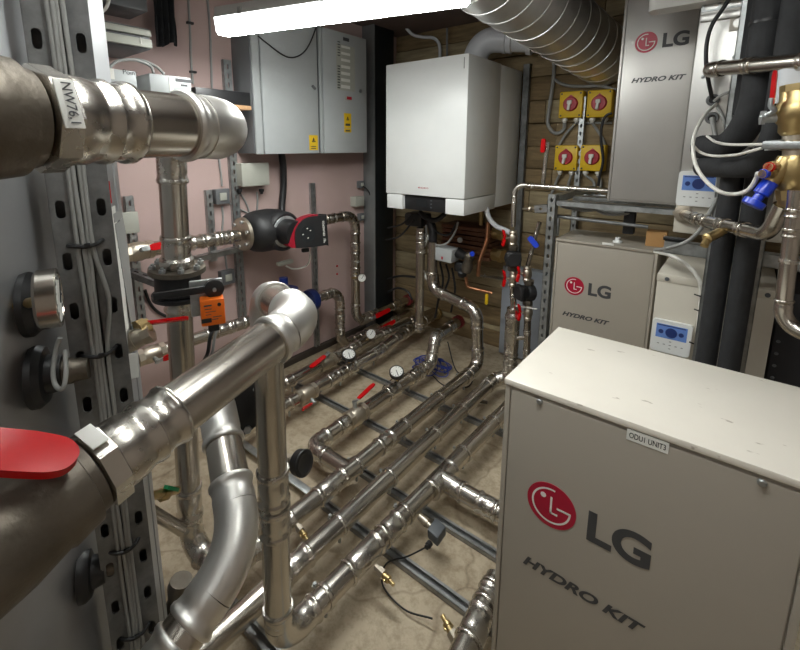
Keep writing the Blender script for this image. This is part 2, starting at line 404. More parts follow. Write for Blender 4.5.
def strut(name, label, a, b, open_dir, w=.041, h=.021, slots=True, m='galv', cat='strut', group=None, pitch=.05, sl=(.013, .028), loc=None):
    """U channel from a to b; opening faces open_dir, the slotted back is on the other side"""
    d = (b-a).normalized(); L = (b-a).length; o = (open_dir-d*open_dir.dot(d)).normalized(); x = d.cross(o)
    bm = B(); th = .0025; mid = (a+b)/2
    holes = []
    if slots:
        n = int(L/pitch)
        holes = [(0, -L/2+pitch*(i+.5)+(L-n*pitch)/2, sl[0], sl[1]) for i in range(n)][:160]
    plate(bm, mid-o*h/2, x, d, w, L, holes, -th if x.cross(d).dot(o) < 0 else th)
    for s in (1, -1):
        obox(bm, mid+x*s*(w/2-th/2), x, o, d, (th, h, L)); obox(bm, mid+x*s*(w/2-.005)+o*(h/2-th/2), x, o, d, (.010, th, L))
    return single(name, bm, m, label, cat, group)
def cable(name, label, pts, r, m, cat='cable', group=None, k=8, sm=True):
    bm = B(); tube(bm, smooth(pts, k) if sm else pts, r, 10); return single(name, bm, m, label, cat, group)
# ================================================================ THE ROOM
XL, YB, ZC = -2.40, 3.10, 2.45
XR, YF = 1.15, -1.35
struct('floor', box(B(), (XL-.1, YF-.1, -.1), (XR+.1, YB+.1, 0)), 'floor')
struct('ceiling', box(B(), (XL-.1, YF-.1, ZC), (XR+.1, YB+.1, ZC+.1)), 'ceil')
struct('wall_left', box(B(), (XL-.1, YF-.1, 0), (XL, YB+.1, ZC)), 'pink')
struct('wall_right', box(B(), (XR, YF-.1, 0), (XR+.1, YB+.1, ZC)), 'cream')
struct('wall_front', box(B(), (XL, YF-.1, 0), (XR, YF, ZC)), 'cream')
bm = B()
zz = 0.0; k = 0
while zz < ZC-.01:
    h = .155; x = XL
    while x < XR-.01:
        w = random.uniform(1.1, 1.9); x2 = min(XR, x+w); n0 = len(bm.faces)
        box(bm, (x+.002, YB-.035+random.uniform(0, .012), zz+.003), (x2-.002, YB+.02, min(ZC, zz+h)-.003), .004)
        bm.faces.ensure_lookup_table(); mi = random.randrange(3)
        for f in bm.faces[n0:]: f.material_index = mi
        x = x2
    zz += h
n0 = len(bm.faces); box(bm, (XL, YB, 0), (XR, YB+.1, ZC)); bm.faces.ensure_lookup_table()
for f in bm.faces[n0:]: f.material_index = 3
w = struct('wall_back', bm, M['planks'][0])
for m_ in (M['planks'][1], M['planks'][2], M['post_black']): w.data.materials.append(m_)
struct('baseboard_left', box(B(), (XL, YF, 0), (XL+.035, 2.63, .045), .004), 'dirt')
struct('baseboard_back', box(B(), (XL, YB-.075, 0), (XR, YB-.035, .12), .006), M['planks'][1])
# steel column against the left wall
t = thing('steel_column', 'steel column with grey flange and black web between pink wall and white boiler', 'column', (-2.34, 2.77, 0))
part('web', box(B(), (-2.395, 2.655, 0), (-2.285, 2.90, ZC-.001), .004), 'post_black', t)
part('flange', box(B(), (-2.395, 2.645, 0), (-2.275, 2.657, ZC-.001), .002), 'post_grey', t, 'grey front flange')

# ================================================================ HEAT PUMP HYDRO UNITS
def lg_unit(label, x0, x1, y0, y1, z0, z1, top, bodym, frontm, logo=True, cat='hydro unit', group='grey hydro units with a round red badge', ztop=None, sx=None, sticker=None, inkm='ink', ls=1.0):
    t = thing('hydro_unit', label, cat, ((x0+x1)/2, (y0+y1)/2, z0), group)
    ztop = ztop or z1
    b = part('body', box(B(), (x0, y0+.006, z0), (x1, y1, z1-.012), .003), bodym, t)
    fp = part('front_panel', box(B(), (x0+.0135, y0, z0+.01), (x1-.0135, y0+.01, z1-.02), .0025), frontm, t)
    part('edge_strip', box(B(), (x0, y0+.0005, z0), (x0+.011, y0+.01, z1-.014), .002), bodym, t)
    part('edge_strip', box(B(), (x1-.011, y0+.0005, z0), (x1, y0+.01, z1-.014), .002), bodym, t)
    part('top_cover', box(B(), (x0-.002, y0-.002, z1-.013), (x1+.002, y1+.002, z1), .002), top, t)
    A, U_, Nn = V(1, 0, 0), V(0, 0, 1), V(0, -1, 0)
    for xx in ((x0+.072, x1-.095) if sx is None else sx):
        bm = B(); lathe(bm, V(xx, y0, z1-.024), Nn, [(0, .006), (.003, .006), (.005, .004), (.005, 0)], 14); part('screw', bm, 'galv', t)
    if logo:
        c = V(x0+.109*ls, y0, ztop-.2385); R = .048*ls
        bm = B(); lathe(bm, c, Nn, [(0, R), (.0012, R)], 48); d = part('badge', bm, 'logored', t, 'round crimson badge')
        bm = B(); q = c+Nn*.0012
        r0, r1 = R*.72, R*.80
        pts = [(r1*math.cos(math.radians(a)), r1*math.sin(math.radians(a))) for a in range(80, 361, 8)]
        pin = [(r0*math.cos(math.radians(a)), r0*math.sin(math.radians(a))) for a in range(80, 361, 8)][::-1]
        h = R*.035
        n = len(pts)
        for i in range(n-1):
            vs = [q+A*p[0]+U_*p[1]+Nn*.0006 for p in (pts[i], pts[i+1], pin[n-2-i], pin[n-1-i])]
            bm.faces.new([bm.verts.new(v) for v in vs])
        def rect(xa, ya, xb, yb): prism(bm, [(xa*R, ya*R), (xb*R, ya*R), (xb*R, yb*R), (xa*R, yb*R)], q, A, U_, .0006)
        rect(.24, -.04, .80, .04); rect(-.04, -.36, .04, .42); rect(-.04, -.36, .28, -.28)
        lathe(bm, q+A*(-.34*R)+U_*(.36*R), Nn, [(0, R*.115), (.0006, R*.115)], 20)
        part('badge_mark', bm, 'paper', d)
        bm = B(); text(bm, 'LG', 1, V(x0+.178*ls, y0, ztop-.2385-.034*ls), A, U_, .0012, bold=.035, width=.105*ls, height=.066*ls); part('brand_lettering', bm, inkm, t)
        bm = B(); text(bm, 'HYDRO KIT', 1, V(x0+.061*ls, y0, ztop-.4075), A, U_, .0012, bold=.04, shear=.32, width=.228*ls, height=.0235*ls); part('model_lettering', bm, inkm, t)
    if sticker:
        xa, xb, za, zb, s = sticker
        bm = B(); obox(bm, V((xa+xb)/2, y0-.0005, (za+zb)/2), A, U_, Nn, (xb-xa, zb-za, .001)); st = part('sticker', bm, 'paper', t, 'small white printed sticker')
        bm = B(); text(bm, s, 1, V(xa+.004, y0-.001, za+(zb-za)*.25), A, U_, .0004, width=(xb-xa)-.008, height=(zb-za)*.5, bold=.01); part('sticker_text', bm, 'black', st)
    return t
a = Y(628, 423, .795); b_ = Y(670, 440, .795)
lg_unit('nearest large grey unit with red badge and top coloured as lit, in the right foreground', -.331, .142, .795, 1.127, 0, 1.0825, 'lgtop_lit', 'lggrey', 'lggrey', sx=(-.331+.072, Y(764, 471, .795).x), sticker=(a.x, b_.x, 1.0825-.035, 1.0825-.0145, 'ODU1 UNIT3'))
lg_unit('grey unit with red badge standing under the steel shelf, behind the foreground unit', -.722, -.262, 2.29, 2.62, 0, 1.079, 'lggrey', 'lggrey', 'lggrey', sx=())
UB, UT = 1.293, 2.34
lg_unit('metallic grey unit with red badge raised on the shelf beside the spiral duct', -.50, -.205, 2.30, 2.63, UB, UT, 'lgsteel', 'lgsteel', 'lgsteel', ztop=2.238, sx=(), ls=.91)

# bits on the middle unit's top front edge
bm = B(); obox(bm, Y(608, 244, 2.287), V(1, 0, 0), V(0, 0, 1), V(0, 1, 0), (.052, .012, .004), .001); single('adhesive_label', bm, 'paper', 'blank white strip stuck to top edge of the shelved-under unit', 'label')
bm = B(); p = Y(618, 236, 2.38); lathe(bm, V(p.x, p.y, 1.079), V(0, 0, 1), [(0, .022), (.008, .022), (.012, .012), (.026, .012), (.026, 0)], 16); single('cable_gland', bm, 'white', 'white round gland on top of the unit under the shelf', 'gland')
p = Y(656, 243, 2.34); bm = B(); obox(bm, V(-.29, 2.42, 1.079+.036), V(1, .05, 0), V(-.05, 1, 0), V(0, 0, 1), (.085, .07, .072), .001); single('cardboard_box', bm, 'card', 'small brown cardboard box on top of the unit under the shelf', 'box')

# port-side units on the right
def side_unit(label, x0, x1, y0, y1, z0, z1, m, group=None, flange=True, screws=()):
    t = thing('unit_casing', label, 'hydro unit', ((x0+x1)/2, (y0+y1)/2, z0), group)
    part('body', box(B(), (x0, y0, z0), (x1, y1, z1), .003), m, t)
    if flange: part('lid_flange', box(B(), (x0-.002, y0-.003, z1-.03), (x1+.002, y1, z1-.001), .002), m, t)
    for xx, z in screws:
        bm = B(); lathe(bm, V(xx, y0-.003, z), V(0, -1, 0), [(0, .008), (.003, .007), (.003, 0)], 14); part('screw', bm, 'darkgrey', t)
    return t
LRT = 1.072
side_unit('plain beige unit behind the foam-covered pipes, with a controller hung on it', -.212, .137, 1.915, 2.44, 0, LRT, 'beige', screws=((Y(667, 279, 1.91).x, LRT-.018), (Y(768, 294, 1.91).x, LRT-.018)))
UR = thing('unit_casing', 'bright zinc port panel unit with two cable entries, right of the shelved badge unit', 'hydro unit', (-.02, 2.25, 1.222))
UY = 2.0
part('body', box(B(), (-.187, UY, 1.222), (.16, 2.28, 2.36), .003), 'lgzinc', UR)
part('lower_panel', box(B(), (-.189, UY-.003, 1.224), (.16, UY+.002, 1.345), .002), 'beige', UR, 'plain beige lower strip')
bm = B(); z_ = Y(720, 14, UY).z; box(bm, (-.185, UY-.012, z_-.02), (.16, UY, z_+.004), .002); box(bm, (-.185, UY-.006, z_+.004), (.16, UY, z_+.05), .002)
part('top_rail', bm, 'lgzinc', UR)
for u, v in ((711, 12), (734, 7)):
    bm = B(); p = Y(u, v-1, UY); plate(bm, V(p.x, UY-.0062, z_+.027), V(1, 0, 0), V(0, 0, 1), .055, .03, [(0, 0, .04, .018)], .003); part('slot_frame', bm, 'galv', UR)
bm = B(); p = Y(741, 22, UY); plate(bm, V(p.x, UY-.0005, p.z), V(1, 0, 0), V(0, 0, 1), .062, .052, [(0, 0, .044, .034)], .004); part('port_frame', bm, 'beige', UR)
for (u, v), r in (((713, 100), .021), ((712, 118), .021)):
    p = Y(u, v, UY); bm = B(); lathe(bm, V(p.x, UY-.0005, p.z), V(0, -1, 0), [(0, r), (.004, r), (.006, r*.9), (.006, r*.6), (.001, r*.58)], 28); g = part('cable_entry', bm, 'galv_dark', UR)
    bm = B(); lathe(bm, V(p.x, UY-.002, p.z), V(0, -1, 0), [(0, r*.58), (.001, r*.58)], 20); part('hole', bm, 'black', g)
for u, v in ((703, 77), (734, 57), (735, 80)):
    p = Y(u, v, UY); bm = B(); lathe(bm, V(p.x, UY, p.z), V(0, -1, 0), [(0, .006), (.003, .006), (.004, .003), (.004, 0)], 12); part('screw', bm, 'galv', UR)
# controllers
def controller(label, y, c, w=.128, h=.128):
    t = thing('wall_controller', label, 'controller', (c.x, y, c.z-h/2), 'white controllers with blue screens')
    A, U_ = V(1, 0, 0), V(0, 0, 1); o = V(c.x, y, c.z)
    bm = B(); prism(bm, rrect(w, h, .01), o, A, U_, .016); bmesh.ops.bevel(bm, geom=[e for e in bm.edges if e.calc_length() and abs((e.verts[0].co-e.verts[1].co).y) < 1e-6 and e.verts[0].co.y < y-.01], offset=.003, segments=2, affect='EDGES')
    part('housing', bm, 'white', t)
    q = o+V(0, -.0162, 0); bm = B(); obox(bm, q+U_*h*.17, A, U_, V(0, -1, 0), (w*.78, h*.43, .001)); s = part('screen', bm, 'screen', t, 'blue lit display')
    bm = B()
    for dx, r in ((-.26, .065), (0, .15), (.25, .065)): lathe(bm, q+A*dx*w+U_*h*.15+V(0, -.0006, 0), V(0, -1, 0), [(0, r*w), (.0006, r*w)], 24)
    obox(bm, q+U_*h*.35+V(0, -.0008, 0), A, U_, V(0, -1, 0), (w*.7, h*.03, .0006))
    part('display_symbol', bm, 'screen_dk', s)
    for dx, dz in ((-.3, -.24), (-.15, -.24), (0, -.24), (.15, -.24), (.3, -.24), (0, -.13), (0, -.35)):
        bm = B(); obox(bm, q+A*dx*w+U_*dz*h, A, U_, V(0, -1, 0), (w*.055, h*.025, .0008)); part('button_mark', bm, 'cable', t)
    return t
controller('white controller with blue screen on the zinc unit, above the brass tap', UY-.0045, Y(698, 189, UY-.01))
controller('white controller with blue screen just above the foreground unit top', 1.910, Y(671, 337, 1.905))
# dark vessel behind
t = thing('black_cabinet', 'tall black perforated cabinet at right edge beyond the beige unit', 'cabinet', (.38, 2.2, 0))
part('casing', box(B(), (.142, 1.93, 0), (.62, 2.44, 1.07), .01), 'mesh_black', t)
for i in range(4):
    p = Y(776-2*i, 341+12*i, 1.93); bm = B(); lathe(bm, V(max(.155, p.x+.006), 1.93, p.z), V(0, -1, 0), [(0, .006), (.003, .005), (.003, 0)], 10); part('rivet', bm, 'darkgrey', t)

# ================================================================ BOILER
bx0, bx1, by0, by1 = -1.862, -1.264, 2.28, 3.045
bz0, bz1, bzm = 1.141, 2.061, 1.241
t = thing('wall_boiler', 'large white wall-hung boiler on the back wall', 'boiler', ((bx0+bx1)/2, (by0+by1)/2, bz0))
ys = X(502, 65, bx1).y
part('front_hood', box(B(), (bx0, by0, bzm), (bx1, ys-.002, bz1), .006), 'white', t)
part('rear_casing', box(B(), (bx0+.003, ys, bz0+.006), (bx1-.003, by1, bz1-.004), .004), 'white', t)
xa, xb = Y(402, 195, by0).x, Y(445, 200, by0).x
part('lower_corner', box(B(), (bx0+.008, by0+.004, bz0), (xa, ys-.004, bzm-.004), .004), 'white', t)
part('lower_corner', box(B(), (xb, by0+.004, bz0), (bx1-.002, ys-.004, bzm-.004), .004), 'white', t)
bm = B(); box(bm, (xa+.001, by0+.03, bz0+.0), (xb-.001, ys-.01, bzm-.005), .004); cp = part('control_panel', bm, 'black', t, 'black control panel')
bm = B(); p = (xa+xb)/2; obox(bm, V(p-.03, by0+.029, bzm-.05), V(1, 0, 0), V(0, 0, 1), V(0, -1, 0), (.085, .05, .002)); part('display', bm, 'post_black', cp)
bm = B()
for i in range(3): obox(bm, V(p+.045, by0+.029, bzm-.03-.022*i), V(1, 0, 0), V(0, 0, 1), V(0, -1, 0), (.012, .008, .002))
part('key', bm, 'darkgrey', cp)
bm = B(); q = Y(418, 187.8, by0); text(bm, 'VIESSMANN', 1, V(q.x+.016, by0, q.z-.003), V(1, 0, 0), V(0, 0, 1), .001, bold=.01, width=.062, height=.0095)
prism(bm, [(0, .006), (.014, 0), (.014, .012)], V(q.x-.002, by0, q.z-.004), V(1, 0, 0), V(0, 0, 1), .001); part('maker_lettering', bm, 'inkred', t)
bm = B(); obox(bm, V(bx1-.028, by0-.0005, bz1-.05), V(1, 0, 0), V(0, 0, 1), V(0, -1, 0), (.006, .06, .001)); part('corner_badge', bm, 'cable', t)
# flue
fx = -1.46
t0 = V(fx, 2.72, bz1-.004); c1 = V(fx, 2.72, 2.235); 
fl = thing('flue_pipe', 'thick light grey plastic flue bending from the boiler top', 'flue', t0)
dirf = V(.93, .22, -.10).normalized(); c2 = c1+dirf*.46
bm = B(); ar = arcpts(t0, c1, c2, .115, 14); tube(bm, [t0]+ar+[c1+dirf*.2], .078, 30); part('elbow', bm, 'flue', fl)
bm = B(); cyl(bm, c1+dirf*.19, c2, .072, seg=30); part('tube', bm, 'flue', fl)
bm = B(); lathe(bm, c1+dirf*.18, dirf, [(0, .083), (.02, .084), (.024, .079), (.05, .084), (.056, .084), (.06, .074)], 30); part('collar', bm, 'flue', fl)
bm = B(); lathe(bm, c1+dirf*.33, dirf, [(0, .073), (0, .088), (.03, .090), (.035, .074)], 30); part('collar', bm, 'flue', fl)
# spiral duct, sloping a little down to the back wall
da, db = V(-.925, 1.715, 2.267), V(-.75, 2.985, 2.095); dd = (db-da).normalized(); dr = .168
d0 = da+dd*((YF+.02-da.y)/dd.y); d1 = da+dd*((YB-.045-da.y)/dd.y)
t = thing('spiral_duct', 'large spiral ventilation duct running under the ceiling', 'duct', V(d0.x, d0.y, d1.z-dr))
d0 = da-dd*1.25; t.location = ORG[t.name] = V(d0.x, d0.y, d1.z-dr)
bm = B(); cyl(bm, d0, d1, dr, seg=56); part('duct_tube', bm, 'duct', t)
bm = B(); pitch = .118; pts = []; x_, y_, _ = frame(dd); s_ = .9
while s_ < (d1-d0).length-.02:
    a = -s_/pitch*2*PI; pts.append(d0+dd*s_+x_*math.cos(a)*dr+y_*math.sin(a)*dr); s_ += pitch/40
tube(bm, pts, .0036, 6); part('spiral_seam', bm, 'duct', t)

# ================================================================ LAMPS
la, lb = Z(226, 31, 2.06), Z(480, -3, 2.06)
ld = (lb-la).normalized()
la = Z(220, 31, 2.06); lb = la+ld*((Z(470, -1.5, 2.06)-la).length)
def batten(label, a, b, lit, w=.095, drop=.045):
    d = (b-a).normalized(); sd = V(0, 0, 1).cross(d); t = thing('batten_light', label, 'lamp', (a+b)/2, 'ceiling batten lights')
    L = (b-a).length; o = (a+b)/2
    def shell(z0, z1, w0, w1, L0, bev):
        bm = B(); prism(bm, rrect(L0, w0, w0*.30), o+V(0, 0, z0), d, sd, z1-z0)
        top = [v for v in bm.verts if v.co.z > o.z+(z0+z1)/2]
        for v in top:
            rel = v.co-o; v.co = v.co-sd*rel.dot(sd)*(1-w1/w0)
        return bm
    if lit:
        part('diffuser_rim', shell(-.012, drop, w*.78, w, L, 0), 'rim', t, 'glowing white rim')
        bm = B(); prism(bm, rrect(L*.985, w*.72, w*.2), o+V(0, 0, -.019), d, sd, .0065); part('diffuser', bm, ('diffuser', 'diffuser2', 'diffuser_fill')[int(lit)-1], t, 'glowing white diffuser')
    else: part('diffuser', shell(-.02, drop, w*.72, w, L, 0), 'clear', t)
    part('housing', shell(drop, drop+.045, w*1.04, w*.8, L*1.004, 0), 'lampgrey', t)
    for f in (-.36, 0, .36):
        bm = B(); obox(bm, o+d*L*f+V(0, 0, drop+.012), d, sd, V(0, 0, 1), (.02, w*1.1, .03), .003); part('clip', bm, 'galv', t)
    for f in (-.32, .12):
        bm = B(); cyl(bm, o+d*L*f+V(0, 0, drop+.04), V((o+d*L*f).x, (o+d*L*f).y, ZC), .005, seg=8); part('hanger', bm, 'galv', t)
    return t
batten('long lit ceiling batten light crossing above the grey electrical cabinets', la, lb, True)
pa = Z(650, 8, 2.06); pb = pa+V(1, -.01, 0).normalized()*1.0
batten('unlit pale batten light at the top edge above the shelved badge unit', pa, pb, False, w=.12)
batten('lit ceiling batten light above the near pipes, outside the picture', V(-1.10, .20, 2.35), V(.12, .55, 2.35), 2, w=.12)
batten('added unseen fill batten light behind the viewer', V(-.7, -.9, 2.35), V(.55, -.75, 2.35), 3, w=.12)  # unseen fill lamp, added to brighten the boiler and unit fronts
# ================================================================ BUFFER TANK AT THE LEFT
TC, TR = V(-1.214, -.133, 0), .53
def tank_hit(u, v):
    d = ray(u, v); o = CAM-TC; a = d.x*d.x+d.y*d.y; b = 2*(o.x*d.x+o.y*d.y); c = o.x*o.x+o.y*o.y-TR*TR
    s = (-b-math.sqrt(max(0, b*b-4*a*c)))/(2*a); p = CAM+d*s
    return p, V(p.x-TC.x, p.y-TC.y, 0).normalized()
tank = thing('buffer_tank', 'large round grey sheet-clad buffer tank at the left edge', 'tank', (TC.x, TC.y, 0))
JZ = tank_hit(20, 78)[0].z
bm = B(); lathe(bm, V(TC.x, TC.y, .02), V(0, 0, 1), [(0, TR-.01), (.01, TR), (JZ-.02, TR), (JZ-.01, TR-.012)], 96); part('cladding', bm, 'tank', tank)
bm = B(); lathe(bm, V(TC.x, TC.y, JZ-.02), V(0, 0, 1), [(0, TR-.02), (.012, TR+.006), (.5, TR+.006), (.54, TR-.1), (.56, 0)], 96); part('foil_jacket', bm, 'foil', tank, 'wrinkled white foil jacket')
for sgn, a0 in ((1, 62.0),):
    a = math.radians(a0); bm = B(); n = V(math.cos(a), math.sin(a), 0); obox(bm, TC+n*TR+V(0, 0, JZ/2), V(0, 0, 1).cross(n), n, V(0, 0, 1), (.03, .004, JZ-.05), .001); part('cladding_seam', bm, 'tank', tank)
for (u, v), r in (((38, 376), .046), ((30, 304), .046), ((84, 575), .040)):
    p, n = tank_hit(u, v); n = (n+V(-.30, .62, 0)).normalized()
    bm = B(); lathe(bm, p-n*.005, n, [(0, r), (.008, r), (.016, r*.86), (.018, r*.62), (.036, r*.55), (.037, 0)], 36); ro = part('rosette', bm, 'black', tank, 'black rubber pipe collar')
    if (u, v) == (30, 304): continue
    bm = B(); lathe(bm, p+n*.03, n, [(0, r*.42), (.012, r*.42), (.016, r*.36), (.032, r*.36)], 20); part('nozzle', bm, 'cast', ro)
# paper label wrapped on the cladding
def wrap(name, uv0, uv1, m, off, lines=None, lab=None):
    p0, n0 = tank_hit(*uv0); p1, n1 = tank_hit(*uv1); a0 = math.atan2(n0.y, n0.x); a1 = math.atan2(n1.y, n1.x)
    bm = B(); n = 8; lo = []; hi = []
    for i in range(n+1):
        a = a0+(a1-a0)*i/n; c = V(TC.x+math.cos(a)*(TR+off), TC.y+math.sin(a)*(TR+off), 0)
        lo.append(bm.verts.new(c+V(0, 0, p1.z))); hi.append(bm.verts.new(c+V(0, 0, p0.z)))
    for i in range(n): bm.faces.new((lo[i], lo[i+1], hi[i+1], hi[i]))
    g = bmesh.ops.extrude_face_region(bm, geom=bm.faces[:])
    for v in g['geom']:
        if isinstance(v, bmesh.types.BMVert): v.co += V(v.co.x-TC.x, v.co.y-TC.y, 0).normalized()*.0008
    return part(name, bm, m, tank, lab)
lb_ = wrap('data_sheet', (108, 208), (128, 328), 'paper', .001, lab='white printed data sheet')
for (v0, v1) in ((214, 217), (224, 226), (231, 232), (238, 239), (246, 247), (254, 255), (263, 264), (272, 273), (283, 288), (294, 295), (301, 302), (308, 309), (315, 316)):
    a = 108+(v0-208)*.165
    wrap('print_line', (a+3, v0), (a+12, v1), 'cable', .002)
wrap('warning_label', (104, 182), (111, 203), 'red', .001, lab='red warning label')
# gauge on the tank
p, n = tank_hit(30, 304); n = (n+V(-.38, .85, 0)).normalized()
GP = D(60, 297, min(.70, (p-CAM).dot(V(RX.z, RY.z, RZ.z))-.05))
gauge('large dial gauge on the grey tank, half hidden by the slotted post', GP, n, .038, stem_to=p-n*.02, dep=.024)
p, n = tank_hit(84, 576); n = (n+V(-.38, .85, 0)).normalized()
gauge('small low dial gauge on the grey tank near the post foot', D(102, 592, .80), n, .034, stem_to=p-n*.02, dep=.028)
# sensor loop
P = [D(60, 338, .62), D(56, 350, .62), D(53, 372, .615), D(56, 386, .61), D(63, 388, .605), D(66, 372, .61), D(65, 350, .62)]
cable('sensor_cable', 'thin grey sensor wire looped at the black tank collar', P, .0032, 'cable')
# ================================================================ SLOTTED POST
pc = D(97, 330, .66); px_, py_ = pc.x, pc.y
vd = V(px_, py_, 0).normalized(); sd = vd.cross(V(0, 0, 1)).normalized()      # sd points right in view
vd2 = (Matrix.Rotation(math.radians(-3), 3, 'Z') @ vd); sd = vd2.cross(V(0, 0, 1)).normalized(); fn = -vd2
t = thing('slotted_post', 'tall galvanised slotted post carrying cables in front of the tank', 'post', (px_, py_, 0))
pw = .026; H0, H1 = 0.0, ZC-.002; L = H1-H0; pos = V(px_, py_, 0)
for s in (-1, 1):
    bm = B(); n = int(L/.075); holes = [(.002*s, -L/2+.075*(i+.5), .011, .026) for i in range(n)]
    o = pos+sd*s*(.009+pw/2)+V(0, 0, L/2); plate(bm, o, sd, V(0, 0, 1), pw, L, holes, -.003 if sd.cross(V(0, 0, 1)).dot(fn) < 0 else .003)
    obox(bm, pos+sd*s*(.009+pw)-fn*.015+V(0, 0, L/2), sd, fn, V(0, 0, 1), (.003, .034, L))
    obox(bm, pos+sd*s*.009-fn*.012+V(0, 0, L/2), sd, fn, V(0, 0, 1), (.003, .026, L))
    part('slotted_rail', bm, 'galv_dark' if s < 0 else 'galv_dark', t)
bm = B(); obox(bm, pos-fn*.026+V(0, 0, L/2), sd, fn, V(0, 0, 1), (.020, .003, L)); part('back_web', bm, 'galv_dark', t)
bm = B(); obox(bm, pos-fn*.0325+V(0, 0, L/2), sd, fn, V(0, 0, 1), (.070, .003, L)); part('back_web', bm, 'galv_dark', t)
def onpost(v, du, out):   # point on the post's face at picture height v
    q = V(px_, py_, 0); s = math.hypot(q.x, q.y)
    u = 51+(v)*.1405; d = ray(u, v); k = s/math.hypot(d.x, d.y); z = (CAM+d*k).z
    return pos+sd*du+fn*out+V(0, 0, z)
for i, du in enumerate((-.0085, -.003, .003, .0085)):
    pts = [onpost(v, du+.0012*math.sin(v*.02+i*2)+(.012*math.exp(-((v-300)/35)**2) if i == 3 else 0), .006+.0012*(i % 2)) for v in (-60, 30, 110, 190, 250, 300, 350, 420, 500, 560, 640, 720)]
    cable('cable', ['leftmost grey cable strapped in the groove of the slotted post', 'second grey cable from the left in the slotted post groove', 'third grey cable from the left in the slotted post groove', 'rightmost grey cable in the post groove, bulging out beside the gauge'][i], pts, .0032, 'cable', group='cables strapped to the slotted post')
for i, v in enumerate((244, 352, 544, 628)):
    bm = B(); c = onpost(v, 0, .0); tube(bm, smooth([c-sd*.022-fn*.004, c-sd*.020+fn*.004, c-sd*.012+fn*.0105, c+fn*.0125-V(0, 0, .002), c+sd*.012+fn*.0105, c+sd*.020+fn*.004+V(0, 0, .004), c+sd*.022-fn*.004+V(0, 0, .005)], 5), .0030, 8)
    obox(bm, c+fn*.013+sd*.002, sd, V(0, 0, 1), fn, (.008, .006, .005), .001)
    single('cable_tie', bm, 'black', ['topmost black cable tie round the post cables beside the tank gauge', 'black cable tie round the post cables beside the tank collar', 'black cable tie round the post cables below the brown valve', 'lowest black cable tie round the post cables at the picture bottom'][i], 'cable tie', 'cable ties on the slotted post')
# ================================================================ NEAR PIPES
r = .038
E1 = D(222, 128, .60); dm = V(-.208, .978, 0).normalized(); S1 = E1-dm*.140
LT, LB = V(-1.285, .60, E1.z), V(-1.40, .60, .12)
def lv(z, a=LT, b=LB): return a.lerp(b, (a.z-z)/(a.z-b.z))
B1 = V(-1.215, .62, .12)
GV = 1.135     # flanged valve height on the first leg
main1 = run('steel_pipe', 'upper near steel pipe at left, elbowing down to a leg with the orange actuator', [S1, E1, lv(E1.z), lv(.12), B1+V(0, 0, 0), V(-1.215, 2.45, .12), V(-1.25, 2.47, .50), V(-1.66, 2.56, .535), V(-1.66, 2.56, .885)], R=[.075, .085, .085, .085, .085, .085, .085], Ls={0: .026}, fits={0: 'steel_worn'},
    gaps=((2, lv(E1.z).z-GV if False else (lv(GV)-lv(E1.z)).length/(lv(.12)-lv(E1.z)).length, .10),),
    couplings=((2, (lv(1.235)-lv(E1.z)).length/(lv(.12)-lv(E1.z)).length, .10), (2, .33, .10), (2, .86, .12), (4, .12), (4, .27, .16), (4, .47, .10)),
    clamps=((4, .36), (4, .56), (4, .74), (4, .90)), rodz=.04, steel='steel', fit='steel_fit')
for q, d_ in ((S1, -dm),): pass
# adapter and hex end on the upper near pipe
def adapter(root, p, d, r, L=.085):
    d = d.normalized(); bm = B(); k = r/.038
    lathe(bm, p, d, [(0, r+.005*k), (L*.1, r+.006*k), (L*.28, r+.0055*k), (L*.36, r+.0032*k), (L*.42, r+.0032*k), (L*.5, r+.0055*k), (L*.58, r+.006*k)]+[(L-t, rr) for t, rr in sock(r, L*.4)[::-1]], 36)
    a = part('press_adapter', bm, 'steel_fit', root)
    bm = B(); lathe(bm, p-d*.022*k, d, [(0, r+.008*k), (.002, r+.012*k), (.022*k, r+.012*k), (.024*k, r+.008*k)], 8); part('hex_shoulder', bm, 'steel_fit', root)
    return a
def near_valve(label, p, d, handle=None, tag=None):
    """big cast body, p = its right-hand end"""
    t = thing('gate_valve', label, 'valve', p-d*.1-V(0, 0, .08), 'dark cast valve bodies at left'); d = d.normalized()
    bm = B(); lathe(bm, p, -d, [(0, .040), (.002, .045), (.012, .046), (.014, .052), (.032, .054), (.045, .056), (.05, .0535), (.085, .060), (.14, .063), (.2, .058), (.25, .05), (.30, .046), (.36, .046)], 44)
    part('valve_body', bm, 'cast', t)
    e = p-d*.355; k_ = e-d*.11; n_ = (V(TC.x, TC.y, 0)-V(k_.x, k_.y, 0)); f_ = k_+n_.normalized()*(n_.length-TR+.02)
    bm = B(); tube(bm, [e]+arcpts(e, k_, f_, .07, 10)+[f_], .046, 28); part('tail_bend', bm, 'cast', t)
    return t
p1 = E1-dm*.203
adapter(main1, p1, dm, r, .071)
tg = p1-dm*.012
near_valve('dark cast valve body at the upper left end of the near pipe', p1-dm*.023, dm)
fcam = (CAM-tg); fcam = (fcam-dm*fcam.dot(dm)).normalized(); upv = dm.cross(fcam); upv = upv if upv.z > 0 else -upv
nn = (fcam*.95+upv*.30).normalized(); yy = (nn.cross(dm)).normalized()
yy = -yy if yy.z > 0 else yy
bm = B(); obox(bm, tg+nn*.0485, dm, yy, nn, (.017, .044, .002), .0006); tgp = part('name_tag', bm, 'paper', main1, 'white tag reading NW76,1')
dn = yy if yy.z < 0 else -yy; bm = B(); text(bm, 'NW76,1', 1, tg+nn*.0501-dn*.019-dm*.005, dn, dm, .0004, width=.037, height=.010, bold=.01); part('tag_lettering', bm, 'ink', tgp)
